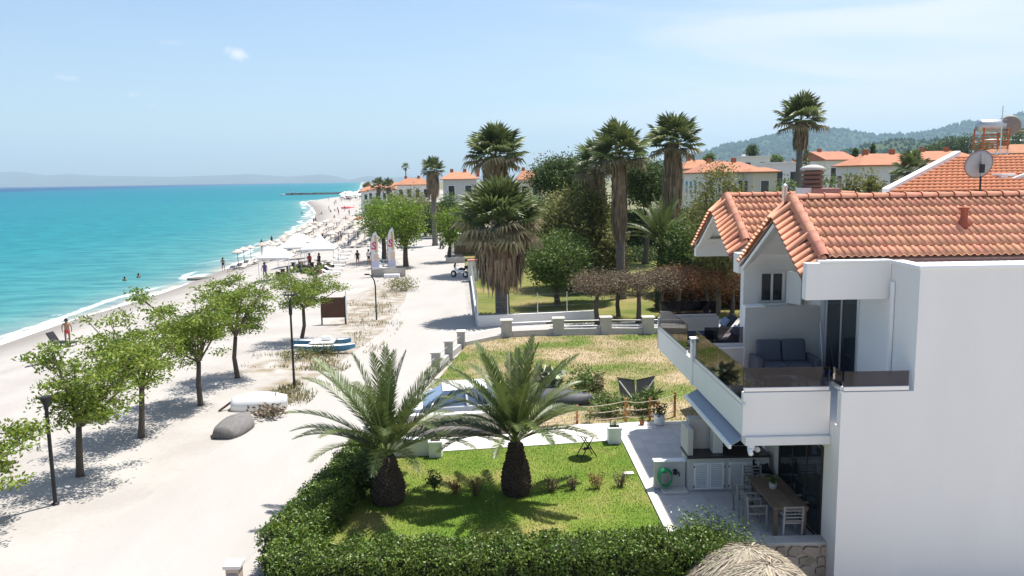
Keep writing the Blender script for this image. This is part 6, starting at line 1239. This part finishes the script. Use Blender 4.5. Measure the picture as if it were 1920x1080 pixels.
town('white stepped house with roof terrace above the orange roofs', 1405, 165, 6, 6, 0, zat(296, 165, 1405), 0, 0, 0, 2, 3, chim=1, flat=True)
town('white gabled house with red roof left of the dish roof', 1545, 150, 6.5, 8, 0, zat(302, 150, 1545), 1.6, .3, 0, 2, 2, gable=True)
town('wide pale house with orange roof behind the olive shrubs', 1648, 105, 8.8, 7, 0, zat(312, 105, 1648), 1.5, .02, 3, 3, 2, chim=2)
town('orange-roofed house behind the short fan palm', 1750, 120, 9, 8, 0, zat(303, 120, 1750), 1.4, 0, 1, 3, 2, chim=2)
town('distant pink-roofed house right of the slender palm', 1612, 190, 8, 8, 0, zat(305, 190, 1612), 1.8, .2, 0, 3, 2)
town('red-roofed distant house above the water heater frame', 1902, 130, 9, 8, 0, zat(290, 130, 1902), 1.5, .1, 1, 3, 2)
town('long pale hotel block on the wooded slope', 1870, 420, 26, 10, 0, zat(266, 420, 1870), 1.5, 0, 0, 8, 3, chim=0, rm=WALLC[2], gzv=8)
town('white house on the wooded slope left of the hotel block', 1815, 460, 20, 9, 0, zat(269, 460, 1815), 1.2, 0, 3, 6, 2, chim=0, rm=WALLC[2], gzv=8)
town('white hillside house at the right edge', 1905, 470, 14, 10, 0, zat(250, 470, 1905), 1.4, .1, 0, 4, 2, gzv=10)
for i, (px, Y, W_, yt) in enumerate(((1340, 230, 11, 316), (1440, 260, 13, 312), (1500, 240, 10, 314), (1580, 270, 12, 308), (1690, 250, 14, 304), (1780, 260, 12, 298), (1850, 230, 10, 296))):
    town(['low terracotta-roofed house far back in the town behind the long orange roof', 'low terracotta-roofed house far back behind the flat-roofed apartments', 'pale far-back town house beside the slender palm', 'pale far-back town house left of the pink-roofed house', 'far-back town house above the wide pale house', 'far-back town house above the short fan palm', 'far-back town house behind the dish', 'far-back orange roof between the ragged palm and the umbrella pine', 'far-back house behind the dark-skirted palm'][i], px, Y, W_, 9, 0, zat(yt, Y, px), 2.0, rnd.uniform(-.3, .3), i % 4, 3, 2)
# street trees in the town and pines on the slope
for lb, px, yt, yb, wp, Y, sh, m_ in (('dark cypress in the town left of the pink roof', 1604, 281, 305, 12, 160, 'cone', LEAFD), ('slim dark cypress behind the pale house', 1637, 274, 300, 8, 170, 'cone', LEAFD), ('dark pine behind the stepped white house', 1411, 271, 300, 22, 190, 'round', LEAFD), ('round green tree in the town gap', 1455, 290, 312, 26, 200, 'round', LEAFG), ('green tree left of the flat-roofed apartments', 1330, 288, 320, 24, 170, 'round', LEAFG)):
    T(lb, px, yt, yb, wp, Y, m_, 900, .5, sh, gzv=gz(onY(px, 300, Y).x, Y), name='town_tree', fill=.7)
for i, px in enumerate((1722, 1738, 1752, 1768, 1783, 1797, 1812, 1886, 1900, 1915, 1842)):
    Y = 380+fr.uniform(-20, 20); lb = ['dark pine on the wooded slope, first from the left', 'dark pine on the wooded slope, second from the left', 'dark pine on the wooded slope, third from the left', 'dark pine on the wooded slope, fourth from the left', 'dark pine on the wooded slope, fifth from the left', 'dark pine left of the water heater frame', 'dark pine just behind the water heater frame', 'dark pine right of the round tank end', 'dark pine between the tank and the right edge', 'dark pine at the right edge of the slope', 'dark pine seen through the heater frame'][i]
    T(lb, px, (284, 276, 270, 262, 256, 258, 252, 232, 236, 240, 262)[i], 295, 30, Y, LEAFD, 800, 1.0, 'round', gzv=6, name='slope_pine', fill=.75)
for lb, px, yt, wp, Y, m_ in (('green garden tree before the long orange-roofed house, left', 1330, 352, 50, 95, LEAFG), ('green garden tree before the long orange-roofed house, right', 1392, 356, 46, 98, LEAFG), ('green garden tree before the flat-roofed apartments', 1450, 352, 44, 100, LEAFG), ('green garden tree before the wide pale house', 1690, 335, 40, 80, LEAFO), ('flowering pale shrub right of the chimney', 1562, 342, 26, 60, LEAFG)):
    T(lb, px, yt, 380, wp, Y, m_, 1800, .3, gzv=0, name='town_tree', fill=.6, th=1)
# ================= neighbour roof with dish and water heater =================
nb = thing('neighbour_house', 'neighbouring white house with terracotta roof and broad white verge', 'house', (18, 33, 0))
NY = 30.0; ea = onY(1655, 361, NY); rdg = onY(1790, 293, NY+4.2); x1 = 27
ze, zr_ = ea.z, rdg.z
MB().prism([(ea.x+.2, NY+.3), (x1, NY+.3), (x1, NY+4.3), (rdg.x+.1, NY+4.3)], 'z', -.2, ze-.12).build('wall', WHITE2, nb)
MB().add([(ea.x+.1, NY, ze-.04), (x1, NY, ze-.04), (x1, NY+4.2, zr_-.04), (rdg.x, NY+4.2, zr_-.04), (x1, NY+8.4, ze-.04), (ea.x+.1, NY+8.4, ze-.04)], [(0, 1, 2, 3), (3, 2, 1, 0)]).build('roof', MORTAR, nb)
# corrugated tile courses joined (each tile is only a few pixels)
V = []; Q = []; rws = 12; sl_ = Vector((0, 4.2, zr_-ze)); Ls = sl_.length; vd = sl_/Ls; nn_ = Vector((1, 0, 0)).cross(vd)
for r in range(rws):
    f0 = r/rws; xs0 = ea.x+.12+(rdg.x-ea.x)*f0; nc = int((x1-xs0)/.055)
    o = len(V)
    for c in range(nc+1):
        x = xs0+c*.055; wv = .035*abs(math.sin(c*.055/.22*PI))
        p0 = Vector((x, NY, ze))+vd*(r*Ls/rws-.03)+nn_*(wv+.045); p1 = Vector((x, NY, ze))+vd*((r+1)*Ls/rws+.02)+nn_*(wv+.008); pl = p0-nn_*.035
        V += [tuple(p0), tuple(p1), tuple(pl)]
    for c in range(nc): Q += [(o+3*c, o+3*c+3, o+3*c+4, o+3*c+1), (o+3*c+2, o+3*c+5, o+3*c+3, o+3*c)]
tag(mk('tile_courses', npmesh('tile_courses', V, Q), mat('neighbour_tile', (.56, .21, .10), .85, (.42, .155, .08), 2.5, 1.1, .2, 40), nb), kind='stuff')
MB().add([(ea.x-.05, NY-.05, ze-.12), (ea.x+.22, NY-.05, ze-.12), (rdg.x+.25, NY+4.2, zr_-.02), (rdg.x-.02, NY+4.2, zr_-.02), (ea.x-.05, NY-.05, ze+.16), (ea.x+.22, NY-.05, ze+.16), (rdg.x+.25, NY+4.2, zr_+.22), (rdg.x-.02, NY+4.2, zr_+.22)], [(0, 3, 2, 1), (4, 5, 6, 7), (0, 1, 5, 4), (1, 2, 6, 5), (2, 3, 7, 6), (3, 0, 4, 7)]).build('verge', COPE, nb)
ch = onY(1880, 340, NY+1.6); MB().obox((ch.x, NY+1.6, ch.z+.05), (.75, .5, .5), Matrix.Rotation(.3, 3, 'Z')).build('skylight_box', COPE, nb, bevel=.02); MB().bar((ch.x-.9, NY+1.2, ch.z-.3), (ch.x+.7, NY+1.3, ch.z+.25), .12).build('hip_strip', COPE, nb); 
world_children(nb)
ds_ = onY(1838, 309, NY-.1); dish = thing('satellite_dish', 'large round pale satellite dish seen from behind on a roof pole', 'dish', (ds_.x, NY-.1, ze-.35)); zc_ = ds_.z-(ze-.35)
R3 = Matrix.Rotation(math.radians(14), 3, 'X') @ Matrix.Rotation(PI/2, 3, 'X'); vs = []; n = 28
for i in range(6):
    r_ = .53*i/5 if i else .002; vs += [Vector((0, 0, zc_)) + R3 @ Vector((r_*math.cos(2*PI*k/n), r_*math.sin(2*PI*k/n), -.35*(r_*r_))) for k in range(n)]
do = MB().add(vs, [(i*n+k, i*n+(k+1) % n, (i+1)*n+(k+1) % n, (i+1)*n+k) for i in range(5) for k in range(n)]+[tuple(range(n))]).build('reflector', mat('dish_paint', (.42, .4, .42), .5, (.37, .35, .36), 4, 1), dish, True); do.modifiers.new('s', 'SOLIDIFY').thickness = .012
MB().tube([Vector((0, 0, zc_)) + R3 @ Vector((.53*math.cos(2*PI*k/24), .53*math.sin(2*PI*k/24), -.1)) for k in range(25)], .014, 5).build('rim', mat('rusty_rim', (.25, .13, .09), .8), dish)
MB().tube([(0, -.08, 0), (0, -.08, zc_+.12)], .035, 8).build('pole', DARKM, dish); MB().box(-.03, .03, -.13, -.09, zc_-.42, zc_+.42).build('spine', CONC, dish); MB().box(-.09, .09, -.16, -.1, zc_-.3, zc_+.02).build('mount', DARKM, dish)
wh = onY(1855, 300, NY+5.2); heat = thing('water_heater', 'solar water heater tank on an orange and white steel frame on the roof', 'water heater', (wh.x, NY+5.2, wh.z-.4)); RUST = mat('orange_primer', (.5, .16, .05), .6)
zt_ = onY(1855, 236, NY+5.2).z-(wh.z-.4)
MB().tube([(-.62, 0, zt_), (-.5, 0, zt_), (.5, 0, zt_), (.62, 0, zt_)], [.2, .28, .28, .2], 18).build('tank', mat('galvanised', (.5, .52, .54), .35, metal=.6), heat, True)
MB().tube([(.74, -.02, zt_), (.66, -.28, zt_), (.64, -.33, zt_)], [.4, .43, .36], 24).build('drum_end', mat('brown_grey_drum', (.3, .27, .24), .6, (.2, .16, .13), 2, 1), heat, True)
for s in (-1, 1):
    for y in (-.35, .35): MB().bar((s*.55, y, zt_*.45), (s*.52, y, zt_-.1), .05).build('frame_leg', RUST, heat); MB().bar((s*.48, y*1.2, 0), (s*.55, y, zt_*.45), .04).build('frame_leg', COPE, heat)
for q in (.22, .36, .48, .54, .6, .66, .72, .8): MB().bar((-.6, -.36, zt_*q), (.6, -.36, zt_*q), .035).build('cross_bar', RUST if q > .45 else COPE, heat); MB().bar((-.6, .36, zt_*q), (.6, .36, zt_*q), .035).build('cross_bar', RUST if q > .45 else COPE, heat)
an = thing('tv_antenna', 'thin television aerial mast beside the water heater frame', 'antenna', (wh.x-.05, NY+4.4, zr_-.3)); MB().tube([(0, 0, 0), (0, 0, 2.4)], .022, 6).build('mast', ALU, an)
for k in range(6): MB().tube([(-.35+.03*k, 0, 1.3+.17*k), (.35-.03*k, 0, 1.3+.17*k)], .009, 4).build('element', ALU, an)
st = mat('street_asphalt', (.06, .06, .06), .9)
